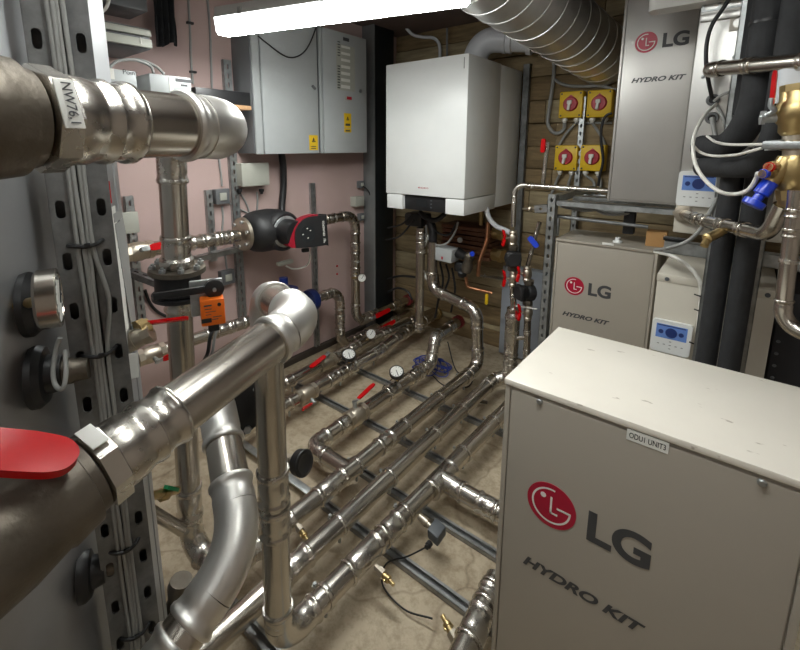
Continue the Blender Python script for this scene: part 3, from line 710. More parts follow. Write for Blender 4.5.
# lower near pipe, rising to a double elbow
E2 = D(302, 318, .815); d2 = V(-.133, .973, .175).normalized(); Q2 = E2-d2*.352; S2 = E2-d2*.268
LX, LY = -.895, .605; TOPZ = 1.187
main2 = run('steel_pipe', 'lower near steel pipe slanting up to a bright double elbow and plain standing leg', [S2, E2, V(LX+.022, LY, TOPZ+.004), V(LX, LY, .12), V(-.865, 2.30, .12)], R=[.085, .075, .082], Ls={0: .03, 1: .03}, fits={0: 'steel_worn', 1: 'steel_worn'},
    couplings=((2, .50, .10), (2, .60, .09), (3, .21, .16), (3, .30, .10)), clamps=((3, .105), (3, .355), (3, .62), (3, .80)), rodz=.04)
tee(main2, V(-.870, 1.45, .12), V(0, 1, 0), V(1, 0, -.05), .038, .17, .10)
adapter(main2, Q2, d2, r, .087)
near_valve('dark cast valve body low at the left edge below the big red lever', Q2-d2*.022, d2)
fc = (CAM-Q2); fc = (fc-d2*fc.dot(d2)).normalized(); u2 = d2.cross(fc); u2 = u2 if u2.z > 0 else -u2
nn = (fc*.72+u2*.70).normalized(); yy = nn.cross(d2)
bm = B(); obox(bm, Q2-d2*.011+nn*.0485, d2, yy, nn, (.018, .040, .002), .0006); part('name_tag', bm, 'paper', main2, 'blank white tag')
# big red lever
ha, hb = D(-95, 444, .40), D(78, 458, .455); hd = (hb-ha).normalized(); hu = ((CAM-hb).normalized()*.55+V(0, 0, .85)); hu = (hu-hd*hu.dot(hd)).normalized()
t = thing('valve_lever', 'big red plastic-covered valve lever in the left foreground', 'valve lever', hb-V(0, 0, .02))
bm = B(); w_ = .043; hy = hu.cross(hd)
Lh = (hb-ha).length; tip = smooth([V(Lh-.045, -w_*.5, 0), V(Lh-.020, -w_*.47, 0), V(Lh-.006, -w_*.34, 0), V(Lh, -w_*.05, 0), V(Lh-.004, w_*.22, 0), V(Lh-.018, w_*.42, 0), V(Lh-.045, w_*.5, 0)], 5)
out = [(0, -w_/2)]+[(p.x, p.y) for p in tip]+[(0, w_*.5)]
prism(bm, out, ha-hu*.006, hd, hy, .012); bmesh.ops.bevel(bm, geom=[e for e in bm.edges if e.calc_face_angle(0) > 1.2], offset=.004, segments=3, affect='EDGES')
part('grip', bm, 'red', t)
bm = B(); oc = hb-hd*.095+hu*.0062
for s in (-1, 1):
    obox(bm, oc+hy*s*.008, hd, hy, hu, (.034, .0007, .0006)); obox(bm, oc+hd*s*.017, hd, hy, hu, (.0007, .016, .0006))
obox(bm, oc, hd, hy, hu, (.024, .005, .0006)); part('embossed_panel', bm, 'paper', t)
bm = B(); q = ha+hd*.02; qa = Q2-d2*.022; qf = qa+(-d2)*((q-qa).dot(-d2)); cyl(bm, q-hu*.004, qf+(q-qf).normalized()*.045, .011, seg=14); part('stem', bm, 'galv', t)
# S-shaped pipe
SA = D(243, 548, .815); SB = SA+(D(143, 690, .69)-SA)*1.45
spipe = run('steel_pipe', 'S-bent steel pipe in the lower left, passing under the slanting pipe', [D(213, 385, 1.06), SA, SB, V(-.86, -.05, SB.z)], R=[.135, .09], couplings=((0, .26, .12), (1, .66, .12)), steel='steel', fit='steel_worn')
# black butterfly valve behind the slanting pipe
bv = thing('butterfly_valve', 'black butterfly valve half hidden behind the slanting near pipe', 'valve', D(238, 412, 1.2)-V(0, 0, .1))
a = D(228, 392, 1.18); dd = (D(213, 385, 1.06)-D(243, 548, .815)).normalized()
c = D(232, 405, 1.22); bm = B(); lathe(bm, c-V(.02, -.01, 0), V(.8, -.5, .25), [(0, .085), (.012, .095), (.03, .095), (.042, .07), (.05, .05)], 32); part('disc_body', bm, 'black', bv)
for i in range(4):
    q = V(.8, -.5, .25).normalized(); x_, y_, _ = frame(q); a_ = i*PI/2+.5; bm = B(); lathe(bm, c+x_*math.cos(a_)*.078+y_*math.sin(a_)*.078+q*.012, q, [(0, .011), (.012, .011)], 6); part('bolt', bm, 'galv', bv)
# flanged valve on the first leg with lever and orange actuator
vz = lv(GV); axd = (LB-LT).normalized()
fv = thing('butterfly_valve', 'flanged black butterfly valve on the standing leg with an orange actuator', 'valve', vz-V(0, 0, .07))
bm = B(); lathe(bm, vz-axd*.052, axd, [(0, .048), (.0, .080), (.014, .082), (.016, .05)], 40); part('flange', bm, 'cast', fv)
bm = B(); lathe(bm, vz-axd*.034, axd, [(0, .066), (.006, .066), (.062, .066), (.066, .060)], 40); part('valve_body', bm, 'pumpblack', fv)
bm = B(); lathe(bm, vz+axd*.034, axd, [(0, .05), (0, .076), (.012, .076), (.014, .05)], 40); part('flange', bm, 'black', fv)
bm = B(); lathe(bm, vz-axd*.085, axd, [(0, .044), (.008, .052), (.03, .052), (.034, .046)], 8); part('hex_union', bm, 'steel_fit', fv)
x_, y_, _ = frame(axd)
for i in range(8):
    a_ = i*PI/4+.3; bm = B(); lathe(bm, vz-axd*.053+x_*math.cos(a_)*.067+y_*math.sin(a_)*.067, -axd, [(0, .010), (.01, .010), (.01, .005), (.016, .005)], 6); part('bolt', bm, 'galv', fv)
tocam = V(.80, -.38, 0).normalized(); rt = V(0, 0, 1).cross(tocam); rt = -rt if rt.dot(RX*1+V(.6, .7, 0)) < 0 else rt
rt = V(.38, .80, 0).normalized()
pc2 = D(207, 297, 1.25)
bm = B(); obox(bm, pc2, rt, V(0, 0, 1), tocam, (.088, .105, .012), .003); obox(bm, pc2-tocam*.05-rt*.0, rt, V(0, 0, 1), tocam, (.03, .03, .1)); part('bracket_plate', bm, 'galv', fv, 'galvanised bracket')
la_, lb2 = D(214, 288, 1.22), D(153, 297, 1.16)
bm = B(); bar(bm, lb2, la_, .020, .012, up=tocam, bev=.003); lathe(bm, la_-tocam*.008, tocam, [(0, .026), (.018, .026), (.02, .022), (.02, 0)], 28); lv_ = part('lever', bm, 'black', fv)
bm = B(); lathe(bm, la_+tocam*.012, tocam, [(0, .005), (.01, .005)], 10); part('pivot', bm, 'galv', lv_)
bm = B(); pc3 = D(212.5, 310, 1.215); obox(bm, pc3, rt, V(0, 0, 1), tocam, (.062, .074, .045), .004); ac = part('actuator', bm, 'orange', fv, 'orange actuator')
bm = B(); q = pc3+tocam*.023; lathe(bm, q+rt*.017+V(0, 0, .022), tocam, [(0, .005), (.002, .005)], 14); part('dial_knob', bm, 'black', ac)
bm = B(); obox(bm, q-rt*.018-V(0, 0, .02), rt, V(0, 0, 1), tocam, (.026, .012, .003)); part('slider', bm, 'black', ac)
bm = B()
for k_, (dx_, dz_, w_, h_) in enumerate(((-.012, .022, .02, .004), (-.012, .012, .018, .002), (-.006, .004, .026, .0015), (-.012, -.004, .014, .0015), (.01, -.012, .022, .002), (.004, -.019, .016, .002))): obox(bm, q+rt*dx_+V(0, 0, dz_), rt, V(0, 0, 1), tocam, (w_, h_, .0008))
part('printing', bm, 'ink', ac)
bm = B(); obox(bm, pc3-V(0, 0, .045)+tocam*.004, rt, V(0, 0, 1), tocam, (.028, .026, .02), .003); part('plug', bm, 'black', ac)
P = [pc3-V(0, 0, .05), D(210, 338, 1.21), D(208, 352, 1.22), D(204, 362, 1.25), D(205, 372, 1.3)]
cable('cable', 'black lead hanging below the orange actuator', P, .005, 'cable_k'); P2 = [p+rt*.012 for p in P]; cable('cable', 'pale grey lead hanging beside the black actuator lead', P2, .004, 'cable')
# brass ball valve with red lever in front of the leg
ball_valve('brass valve with horizontal red lever beside the tank data sheet', D(131, 341, .90), V(.5, .75, .35), .017, V(-.3, .35, .8), V(.55, .83, .02), L=.085, HL=.105, body='nickel', hw=.024, stem=.012, name='ball_valve')
bm = B(); a, b = D(137, 331, .90), D(148, 326, .92); lathe(bm, a, b-a, [(0, .016), (.0, .022), (.016, .022), (.016, .018), (.024, .018), (.026, .012)], 8); single('valve_bonnet', bm, 'brass', 'brass hexagon bonnet under the red lever by the tank', 'bonnet')
bm = B(); obox(bm, D(132, 366, .88), V(.4, .9, 0), V(-.15, .1, 1), V(.9, -.4, 0), (.022, .05, .001)); single('paper_tag', bm, 'paper', 'small white paper tag hanging below the red-levered brass valve', 'tag')
# small green-handled tap, low behind the legs
a = D(160, 495, 1.25); b = D(177, 490, 1.33)
t = thing('drain_tap', 'small drain tap with green lever low between tank and leg', 'tap', a)
bm = B(); cyl(bm, D(150, 496, 1.2), b, .012, seg=14); lathe(bm, a, b-a, [(0, .013), (.01, .02), (.03, .02), (.04, .013)], 8); part('tap_body', bm, 'brass', t)
bm = B(); handle_bm(bm, D(166, 487, 1.25), D(176, 484, 1.3)-D(164, 481, 1.25), V(0, 0, 1), .06, .02, .01); part('lever', bm, 'green', t)
# low pipe behind the tank foot and foot valve
a, b = D(140, 504, 1.4), D(182, 530, 1.5)
bm = B(); cyl(bm, a, b, .02, seg=18); single('steel_pipe', bm, 'steel', 'short dull pipe low between the tank and the first standing leg', 'pipe')
p = D(173, 600, 1.25); t = thing('gate_valve', 'old bronze valve lying low between tank foot and S-bent pipe', 'valve', p-V(0, 0, .06))
bm = B(); lathe(bm, p-V(0, 0, .06), V(.1, .2, 1), [(0, .03), (.03, .034), (.06, .026), (.10, .034), (.12, .03)], 20); part('valve_body', bm, 'cast', t)
bm = B(); lathe(bm, p-V(.02, .02, -.0), V(-.6, -.75, 0), [(0, .012), (.05, .012)], 12); part('spindle', bm, 'nickel', t)
# thermometer disc right of the standing leg
p = D(298, 462, 1.30); t = thing('dial_thermometer', 'black round thermometer facing away beside the plain standing leg', 'gauge', p-V(0, 0, .06))
ax = V(.95, .15, .2).normalized(); bm = B(); lathe(bm, p, ax, [(0, .016), (.0, .036), (.024, .039), (.027, .037), (.028, .028), (.025, .024)], 32); part('case', bm, 'black', t)
bm = B(); lathe(bm, p-ax*.055, ax, [(0, .016), (.03, .016), (.034, .010), (.055, .010)], 6); part('hex_stem', bm, 'nickel', t)
# flat white bar on the floor
a, b = Z(232, 435, .035), Z(312, 494, .035)
bm = B(); bar(bm, a, b, .035, .008, up=V(0, 0, 1), bev=.001); single('steel_flat', bm, 'galv', 'pale flat steel bar on the floor behind the plain standing leg', 'bar')
# ================================================================ FLOOR PIPES
r = .038; fz = .12
pipeA = run('steel_pipe', 'long straight floor pipe, second from the foreground unit, ending at the pump stack', [V(-1.045, .12, fz), V(-1.06, 2.36, fz), V(-.975, 2.40, .16), V(-.975, 2.40, .60)], R=.06,
    couplings=((0, .30, .11), (2, .22, .07), ), clamps=((0, .395), (0, .535), (0, .70), (0, .82)), rodz=.04)
# stop the stack sleeve with a reducer
bm = B(); lathe(bm, V(-.975, 2.40, .30), V(0, 0, 1), sock(.038, .05)[:-1]+[(.06, .0425), (.23, .0425), (.235, .047), (.25, .047), (.27, .040), (.30, .024), (.31, .018), (.33, .018)], 32)
part('reducing_sleeve', bm, 'steel_fit', pipeA)
yD0 = 1.23
WF = (X(311, 300, -2.2).y-.55)/1.61
VG = (X(138, 251, -2.2).y-.55)/.81
VH = (X(151, 354, -2.2).y-.55)/1.61
DF = (X(356, 411, -1.472).y-yD0)/1.05
GF = (X(366, 322, -2.2).y-2.325)/.695
HF = (X(372, 338, -2.2).y-2.155)/.865
FY = X(326, 366, -2.037).y
pipeD = run('steel_pipe', 'floor pipe with U-shaped start and red valve handle beside the gauge', [V(-1.215, yD0, fz), V(-1.47, yD0, fz), V(-1.475, 2.28, fz), V(-1.50, 2.37, .275), V(-1.53, 2.72, .26)], R=.055, Ls={2: .025},
    couplings=((1, .22, .10), (1, .60, .10), (1, .84, .10), (3, .62, .08)), clamps=((1, .30), (1, .765)), rodz=.04, gaps=((1, DF, .10),))
pipeE = run('steel_pipe', 'longer floor pipe carrying a round gauge, third from the left wall', [V(-1.84, 1.05, fz), V(-1.86, 2.20, fz), V(-1.875, 2.45, fz+.02), V(-1.90, 3.0, fz+.03)], R=.2,
    couplings=((0, .22, .10), (0, .60, .09), (0, .74, .10), (2, .25, .10), (2, .75, .12)), clamps=((0, .30), (0, .66), (0, .95)), rodz=.04, gaps=((0, (X(306, 394, -1.845).y-1.05)/1.15, .11),))
pipeF = run('steel_pipe', 'dark floor pipe closest to the left wall base', [V(-2.03, 1.05, fz), V(-2.04, 2.55, fz)],
    couplings=((0, .28, .10), (0, .62, .12), (0, .72, .10), (0, .93, .10)), clamps=((0, .345), (0, .70)), rodz=.04, gaps=((0, (FY-1.05)/1.5, .10),))
pipeK = run('steel_pipe', 'bright thin pipe branching low towards the wall corner', [V(-2.0, 2.30, fz+.02), V(-1.93, 2.72, fz+.06), V(-1.90, 2.98, fz+.06)], r=.028, couplings=((0, .3, .1),))
# wall pipes
gz = 1.052
pipeG = run('steel_pipe', 'wall pipe leaving the black pump and dropping beside the column', [V(-2.2, 1.76, gz), V(-2.2, 2.335, gz), V(-2.2, 2.325, .215), V(-2.2, 3.02, .20)], R=.10,
    couplings=((0, .55, .10), (1, .30, .10), (1, .52, .08), (2, .30, .10), (2, .72, .12)), r=.034, clamps=((1, .42),), gaps=((2, GF, .12),))
pipeG1 = run('steel_pipe', 'wall pipe running left from the pump flange over the tank', [V(-2.2, .55, gz+.01), V(-2.2, 1.36, gz-.005)], r=.036,
    couplings=((0, .12, .06), (0, .62, .10), (0, .78, .10), (0, .90, .08)), clamps=((0, .52), (0, .86)), gaps=((0, VG, .10),))
pipeH = run('steel_pipe', 'lower wall pipe passing a blue flange and dropping to floor level', [V(-2.2, .55, .53), V(-2.2, 2.16, .512), V(-2.2, 2.155, .075), V(-2.2, 3.02, .07)], R=.10, r=.034,
    couplings=((0, .10, .10), (0, .42, .10), (0, .48, .10), (0, .93, .08), (1, .5, .08), (2, .30, .12), (2, .75, .12)), clamps=((0, .36), (0, .45)), gaps=((0, VH, .10), (0, WF, .06), (2, HF, .12)))
UPW = V(.25, 0, 1)
ball_valve('wall ball valve with red handle left of the standing leg, on the pump pipe', V(-2.2, 0.55+.81*VG, gz+.004), V(0, 1, 0), .036, V(.9, 0, .3), V(0, 1, .02), HL=.155, hw=.034)
ball_valve('wall ball valve with red handle on the lower wall pipe behind the leg', V(-2.2, .55+1.61*VH, .525), V(0, 1, 0), .034, V(.9, 0, -.2), V(0, 1, .02), HL=.145, hw=.032)
ball_valve('ball valve with long red handle on the floor pipe closest to the wall', V(-2.037, FY, fz), V(0, 1, 0), r, V(.35, 0, 1), V(.22, -1, -.03), HL=.20, hw=.028)
ball_valve('ball valve with short red handle low on the gauge-carrying floor pipe', V(-1.845, X(306, 394, -1.845).y, fz), V(0, 1, 0), r, V(.9, 0, -.35), V(.0, -1, .0), HL=.09, hw=.024)
ball_valve('ball valve with raised red handle on the U-shaped floor pipe', V(-1.472, yD0+DF*1.05, fz), V(0, 1, 0), r, V(-.15, .02, 1), V(-.02, 1, .20), HL=.17, hw=.028)
ball_valve('upper of two red-handled valves at the foot of the column', V(-2.2, 2.325+GF*.695, .208), V(0, 1, 0), .034, V(1, 0, .2), V(0, 1, .04), HL=.22, hw=.036)
ball_valve('lower of two red-handled valves at the foot of the column', V(-2.2, 2.155+HF*.865, .073), V(0, 1, 0), .034, V(1, 0, .3), V(0, 1, .06), HL=.22, hw=.034)
# blue flange valve on the lower wall pipe
p = V(-2.2, .55+1.61*WF, .513)
t = thing('wafer_valve', 'dark blue round wafer valve behind the bright double elbow', 'valve', p-V(0, 0, .1))
bm = B(); lathe(bm, p-V(0, .028, 0), V(0, 1, 0), [(0, .05), (.002, .074), (.022, .078), (.034, .078), (.054, .074), (.056, .05)], 40); part('disc_body', bm, 'navy', t)
for i in range(4):
    a = i*PI/2+.6; bm = B(); lathe(bm, p+V(math.cos(a)*.06, .027, math.sin(a)*.06), V(0, 1, 0), [(0, .012), (.012, .012)], 6); part('bolt', bm, 'galv', t)
q = X(284, 290, -2.12); t = thing('wafer_valve', 'dark blue flat flange under the pump, just above the bright double elbow', 'valve', q-V(0, 0, .02))
bm = B(); lathe(bm, q-V(0, 0, .02), V(0, 0, 1), [(0, .04), (.002, .085), (.026, .088), (.03, .03), (.10, .026), (.105, 0)], 32); part('disc_body', bm, 'navy', t)
# gauges on the floor pipes
gy = X(349, 358, -1.855).y
gauge('round dial gauge standing on the gauge-carrying floor pipe near the wall', V(-1.855, gy, .225), V(.30, -.25, .92), .046, stem_to=V(-1.855, gy, .15), case='black')
gy = X(397, 370, -1.475).y
gauge('round dial gauge standing on the U-shaped floor pipe', V(-1.478, gy, .225), V(.25, -.35, .9), .044, stem_to=V(-1.475, gy, .15), case='black')
gauge('pale dial gauge further back by the foot of the wall pipe drop', X(371, 334, -1.97), V(.75, -.6, .3), .038, stem_to=X(366, 343, -2.03))
gauge('small dial gauge on the pipe dropping beside the column', X(362, 278, -2.1), V(.8, -.55, .1), .033, stem_to=X(352, 278, -2.19))
# red and brass ends at the back
for (x, y, z, lab, m) in ((-2.2, 3.035, .225, 'red end fitting on the upper pipe at the column foot', 'ink'), ):
    pass
for p, lab in ((V(-2.2, 2.99, .20), 'dull red flange at the far end of the pump pipe'), (V(-1.53, 2.715, .26), 'dull red flange at the end of the raised U-shaped floor pipe')):
    bm = B(); lathe(bm, p, V(0, 1, 0), [(0, .036), (.0, .048), (.03, .048), (.032, .036)], 24); single('end_flange', bm, mat('red_oxide_'+lab[:8], S(128, 40, 40), .5), lab, 'flange')
bm = B(); lathe(bm, V(-1.90, 3.0, fz+.03), V(0, 1, 0), [(0, .04), (.0, .055), (.02, .055), (.022, .04)], 8); part('end_cap', bm, 'brass', pipeE, 'brass hexagon end cap')
# branch pipe from tee to the foreground unit and another under its edge
run('steel_pipe', 'short floor pipe branching right from a tee to the foreground unit', [V(-.77, 1.45, .115), V(-.36, 1.45, .115)], couplings=((0, .30, .09),), rodz=.04, clamps=())
run('steel_pipe', 'short pipe at the bottom edge beside the foreground unit corner', [Z(497, 580, .12), Z(486, 604, .12)+(Z(486, 604, .12)-Z(497, 580, .12))*3.5], couplings=((0, .18, .06), (0, .42, .11)), clamps=((0, .08),), rodz=.04)
# small taps hanging off floor pipes
def drain(label, p, d, k=1.0, w=V(0, 0, -1)):
    d = d.normalized(); t = thing('drain_valve', label, 'valve', p-V(0, 0, .015), 'small brass drain valves')
    bm = B(); lathe(bm, p, d, [(0, .013*k), (.02*k, .013*k), (.02*k, .019*k), (.045*k, .019*k), (.045*k, .012*k)], 6); part('hex_adapter', bm, 'nickel', t)
    bm = B(); lathe(bm, p+d*.045*k, d, [(0, .012*k), (.018*k, .012*k), (.02*k, .015*k), (.03*k, .015*k), (.032*k, .008*k), (.055*k, .008*k)], 14); part('valve_body', bm, 'brass', t)
    bm = B(); q = p+d*.062*k; s = d.cross(w).normalized(); bar(bm, q-s*.018*k, q+s*.018*k, .010*k, .006*k, up=w, bev=.001); part('wing_handle', bm, 'brass', t)
    return t
drain('brass drain valve on the far branch beside the plain standing leg', V(-1.178, .90, .12), V(1, -.15, -.1), .8)
drain('brass drain valve on the floor pipe nearest the foreground unit', V(-.834, .965, .115), V(1, -.05, -.10), .85)
drain('brass drain valve lying by the pipe at the bottom edge', Z(459, 647, .08), V(-1, .45, .15), .9)
# flow switch block
p = V(-.832, 1.23, .12); t = thing('flow_switch', 'small dark grey sensor block on a brass stem beside the floor pipe', 'sensor', V(-.76, 1.23, .08))
bm = B(); d = V(1, -.08, -.15).normalized(); lathe(bm, p, d, [(0, .014), (.02, .014), (.02, .017), (.04, .017), (.04, .012), (.055, .012)], 12); part('stem', bm, 'nickel', t)
bm = B(); obox(bm, p+d*.085, d, V(0, 1, .1), V(0, -.1, 1), (.05, .062, .045), .006); b = part('housing', bm, 'darkgrey', t)
bm = B(); q = p+d*.085-V(0, .045, .012); lathe(bm, q, V(0, -1, 0), [(0, .012), (.015, .012), (.018, .009), (.025, .009)], 12); part('gland', bm, 'black', b)
cable('sensor_wire', 'thin dark wire curling from the sensor block along the floor', [q-V(0, .02, 0), q-V(.06, .06, .05), V(-.87, 1.07, .012), V(-.83, 1.0, .01), V(-.72, .98, .012), V(-.62, 1.0, .035)], .003, 'cable_k')
# floor struts
for i, (y, xa, xb) in enumerate(((.62, -1.3, -.35), (1.115, -1.35, -.36), (1.665, -2.15, -.95), (2.06, -2.15, -.40), (1.36, -1.30, -.36))):
    lab = ['floor strut nearest the viewer, under the standing leg', 'floor strut running under the sensor block towards the foreground unit', 'floor strut crossing under the red-handled floor valves', 'farthest floor strut, crossing under the floor gauges', 'floor strut just beyond the sensor block'][i]
    a, b = V(xa, y, .011), V(xb, y, .011)
    strut('floor_strut', lab, a, b, V(0, 0, 1), w=.040, h=.021, slots=False, m='galv_floor', group='galvanised struts laid on the floor')
# blue cable coil and loose leads
pts = []; bcx, bcy = Z(432, 366, .03).x, Z(432, 366, .03).y
for i in range(110):
    a = i*.38; rr = .075+.03*math.sin(i*.9)+.02*math.sin(i*.31); pts.append(V(bcx+rr*math.cos(a)*1.3, bcy+rr*math.sin(a), .008+.09*abs(math.sin(i*.23+.4*math.sin(i)))*(1.1-rr*6)))
cable('cable_coil', 'tangled blue data cable heaped on the floor under the boiler', pts, .0035, 'cable_b', k=3)
cable('cable', 'thin black lead looping over the floor beside the blue cable coil', [V(-1.48, 2.5, .20), V(-1.38, 2.46, .03), V(-1.28, 2.5, .006), V(-1.24, 2.36, .006), V(-1.36, 2.28, .006), V(-1.50, 2.34, .006)], .004, 'cable_k')
cable('cable', 'thin dark sensor wire trailing on the floor by the U-shaped pipe gauge', [V(-1.475, 2.06, .17), V(-1.56, 2.05, .02), V(-1.66, 2.0, .005), V(-1.68, 2.2, .005), V(-1.60, 2.32, .005)], .003, 'cable_k')
bm = B(); p = V(-1.15, 2.20, .0); lathe(bm, p+V(0, 0, .03), V(.9, .2, .1), [(0, .016), (.03, .02), (.06, .012), (.12, .010)], 12); single('bolt_fitting', bm, 'cast', 'small dark fitting lying on the floor beside the boiler feed pipe', 'fitting')

# ================================================================ PUMP ON THE LEFT WALL
pc = V(-2.2, 1.575, gz)
t = thing('circulation_pump', 'black circulation pump with red band mounted in the wall pipe', 'pump', pc-V(0, 0, .14))
bm = B(); lathe(bm, pc-V(0, .195, 0), V(0, 1, 0), [(0, .05), (.002, .096), (.020, .098), (.024, .06), (.04, .052)], 40); fl = part('flange', bm, 'nickel', t, 'silver pipe flange')
for i in range(6):
    a = i*PI/3+.3; bm = B(); lathe(bm, pc+V(math.cos(a)*.074, -.196, math.sin(a)*.074), V(0, -1, 0), [(0, .011), (.010, .011)], 6); part('bolt', bm, 'galv', fl)
bm = B(); lathe(bm, pc-V(0, .165, 0), V(0, 1, 0), [(0, .085), (.02, .115), (.05, .135), (.09, .145), (.17, .148), (.24, .135), (.28, .115), (.31, .08), (.33, .05)], 40)
for v in bm.verts:
    v.co.z = pc.z+(v.co.z-pc.z)*.86
part('insulation_shell', bm, 'pumpblack', t)
bm = B(); lathe(bm, pc+V(.09, .02, 0), V(1, 0, 0), [(0, .12), (.03, .118), (.045, .105)], 40); part('shell_front', bm, 'pumpblack', t)
bm = B(); lathe(bm, pc+V(.125, .02, 0), V(1, 0, 0), [(0, .088), (.004, .094), (.010, .094), (.014, .088)], 40); part('clamp_ring', bm, 'galv', t, 'bright clamp ring')
bm = B(); lathe(bm, pc+V(.13, .02, 0), V(1, 0, 0), [(0, .078), (.03, .078), (.08, .076), (.10, .07)], 36); mo = part('motor_can', bm, 'black', t)
# control head: tilted a little upward, faces the room
hn = V(.96, -.26, .10).normalized(); hx = V(0, 0, 1).cross(hn).normalized(); hy_ = hn.cross(hx)
hc = Y(311, 231, 1.62)
hc = X(311, 232, -1.93)
def hp(x, y, z=0): return hc+hx*x*1.1+hy_*y*1.15+hn*z
face = [(-.090, -.072), (-.02, -.078), (.088, -.078), (.096, -.07), (.096, .07), (.09, .078), (.0, .078), (-.05, .06), (-.085, .02), (-.093, -.03)]
face = smooth([V(p[0], p[1], 0) for p in face+[face[0]]], 4)[:-1]; face = [(p.x, p.y) for p in face]
bm = B(); prism(bm, face, hp(0, 0, -.10), hx*1.1, hy_*1.15, .10); bmesh.ops.bevel(bm, geom=[e for e in bm.edges if e.calc_face_angle(0) > 1.2 and all((v.co-hc).dot(hn) > -.01 for v in e.verts)], offset=.006, segments=3, affect='EDGES')
hd_ = part('control_head', bm, 'black', t)
band = [(-.13, -.055), (-.105, .0), (-.07, .05), (-.02, .078), (.04, .088), (.05, .080), (.0, .066), (-.05, .045), (-.075, .01), (-.085, -.03), (-.075, -.068), (-.11, -.068)]
bm = B(); prism(bm, [(p.x, p.y) for p in smooth([V(p[0], p[1], 0) for p in band+[band[0]]], 3)[:-1]], hp(0, 0, -.085), hx*1.1, hy_*1.15, .078); part('colour_band', bm, 'crimson', hd_, 'curved red band')
dc = hp(-.020, -.006, 0); bm = B(); lathe(bm, dc, hn, [(0, .051), (.0015, .051), (.002, .048), (.001, .047)], 36); lathe(bm, dc+hn*.0012, hn, [(0, .047), (.0006, .047)], 36); di = part('display', bm, 'post_black', hd_)
bm = B()
for x_, y_ in ((0, .03), (.018, .016), (.0, -.026), (-.03, -.002)): obox(bm, dc+hx*x_+hy_*y_+hn*.002, hx+hy_*.4, hy_-hx*.4, hn, (.009, .005, .0008))
part('display_mark', bm, 'cable_w', di)
bm = B(); text(bm, 'GRUNDFOS', 1, hp(.082, -.028, 0), hy_, -hx, .0012, width=.09, height=.013, bold=.012)
for k_ in range(3): bar(bm, hp(.070, -.065+.01*k_, .001), hp(.083, -.052+.004*k_, .001), .0025, .0012, up=hn)
part('maker_lettering', bm, 'cable_w', hd_)
bm = B(); bar(bm, hp(-.02, -.085, -.05), hp(-.02, -.105, -.05), .04, .03, up=hn, bev=.004); part('cable_plug', bm, 'black', hd_)
P = [X(309, 250, -2.0), X(310, 258, -2.02), X(306, 266, -2.06), X(294, 269, -2.1), X(286, 266, -2.12)]
cable('cable', 'pale grey lead hanging in a loop under the pump head', P, .0055, 'cable_w')
bm = B(); obox(bm, X(285, 262.5, -2.12), V(0, 1, 0), V(.1, 0, 1), V(1, 0, -.1), (.11, .022, .03), .004); single('inline_connector', bm, 'box', 'grey inline connector hanging under the black pump', 'connector')
# dark lower outline behind pump: angled black bracket
a, b = X(262, 262, -2.36), X(297, 303, -2.36)
# ================================================================ LEFT WALL THINGS
GRPW = 'slotted struts fixed to the pink wall'
def wall_strut(label, u, v0, v1, x=-2.385, w=.041):
    a, b = X(u, v0, x), X(u, v1, x); b.y = a.y; strut('wall_strut', label, a, b, V(-1, 0, 0) if False else V(-1, 0, 0), w=w, h=.024, m='galv', group=GRPW, pitch=.05, sl=(.012, .028))
wall_strut('wall strut left of the standing leg behind the pale switch box', 128, 196, 345)
wall_strut('wall strut right of the standing leg behind the pump pipe', 208, 190, 262)
wall_strut('long wall strut with cables, left of the pump flange', 226, 60, 325, w=.05)
wall_strut('plain dark wall strut right of the pump behind its head', 312, 183, 366)
a = X(225, 24, -2.38); b = X(229, 105, -2.38); b.y = a.y; 
strut('bracket_strut', 'strut bracket under the pump pipe left of the flange', X(195, 259, -2.30), X(246, 247, -2.30), V(0, 0, -1), w=.05, h=.03, slots=True, m='galv', group='horizontal strut brackets on the pink wall')
strut('bracket_strut', 'strut bracket beside the flanged valve, left of the standing leg', X(129, 272, -2.30), X(160, 284, -2.16), V(0, 0, -1), w=.045, h=.03, slots=True, m='galv_dark', group='horizontal strut brackets on the pink wall')
def jbox(label, u, v, w, h, dpt, m='box', rock=None, name='junction_box', cat='box', group=None, x=XL):
    p = X(u, v, x+dpt); t = thing(name, label, cat, V(x, p.y, p.z-h/2), group)
    part('housing', box(B(), (x, p.y-w/2, p.z-h/2), (x+dpt*.75, p.y+w/2, p.z+h/2), .004), m, t)
    part('lid', box(B(), (x+dpt*.76, p.y-w/2-.002, p.z-h/2-.002), (x+dpt, p.y+w/2+.002, p.z+h/2+.002), .004), m, t)
    if rock: part('rocker', box(B(), (x+dpt, p.y-w*.25, p.z-h*.25), (x+dpt+.008, p.y+w*.25, p.z+h*.25), .002), rock, t)
    return t
j = jbox('large grey junction box on pink wall above the pump', 256, 174.5, .19, .135, .09, group='grey boxes on the pink wall')
for v_ in (240, 262):
    p = X(v_, 191, -2.35); bm = B(); lathe(bm, V(-2.355, p.y, p.z+.012), V(0, 0, -1), [(0, .016), (.014, .016), (.02, .009), (.03, .009)], 12); part('gland', bm, 'black', j)
jbox('grey fused switch with white rocker beside the long wall strut, upper', 223, 196.5, .085, .085, .045, 'cabinet_dk', 'box', 'fused_switch', 'switch')
jbox('grey fused switch with white rocker beside the long wall strut, below the pump pipe', 228.5, 277.5, .085, .085, .045, 'cabinet_dk', 'box', 'fused_switch', 'switch')
jbox('pale grey switch box on the strut left of the standing leg', 130.5, 223, .075, .10, .06, 'box', None, 'switch_box', 'box', x=-2.36)
jbox('grey junction box between two switches left of the column', 360, 201.5, .10, .075, .06, 'box', None, x=XL, group='grey boxes on the pink wall')
jbox('small switch with pale rocker above the box beside the column', 362, 184.5, .055, .055, .035, 'cabinet_dk', 'box', 'fused_switch', 'switch')
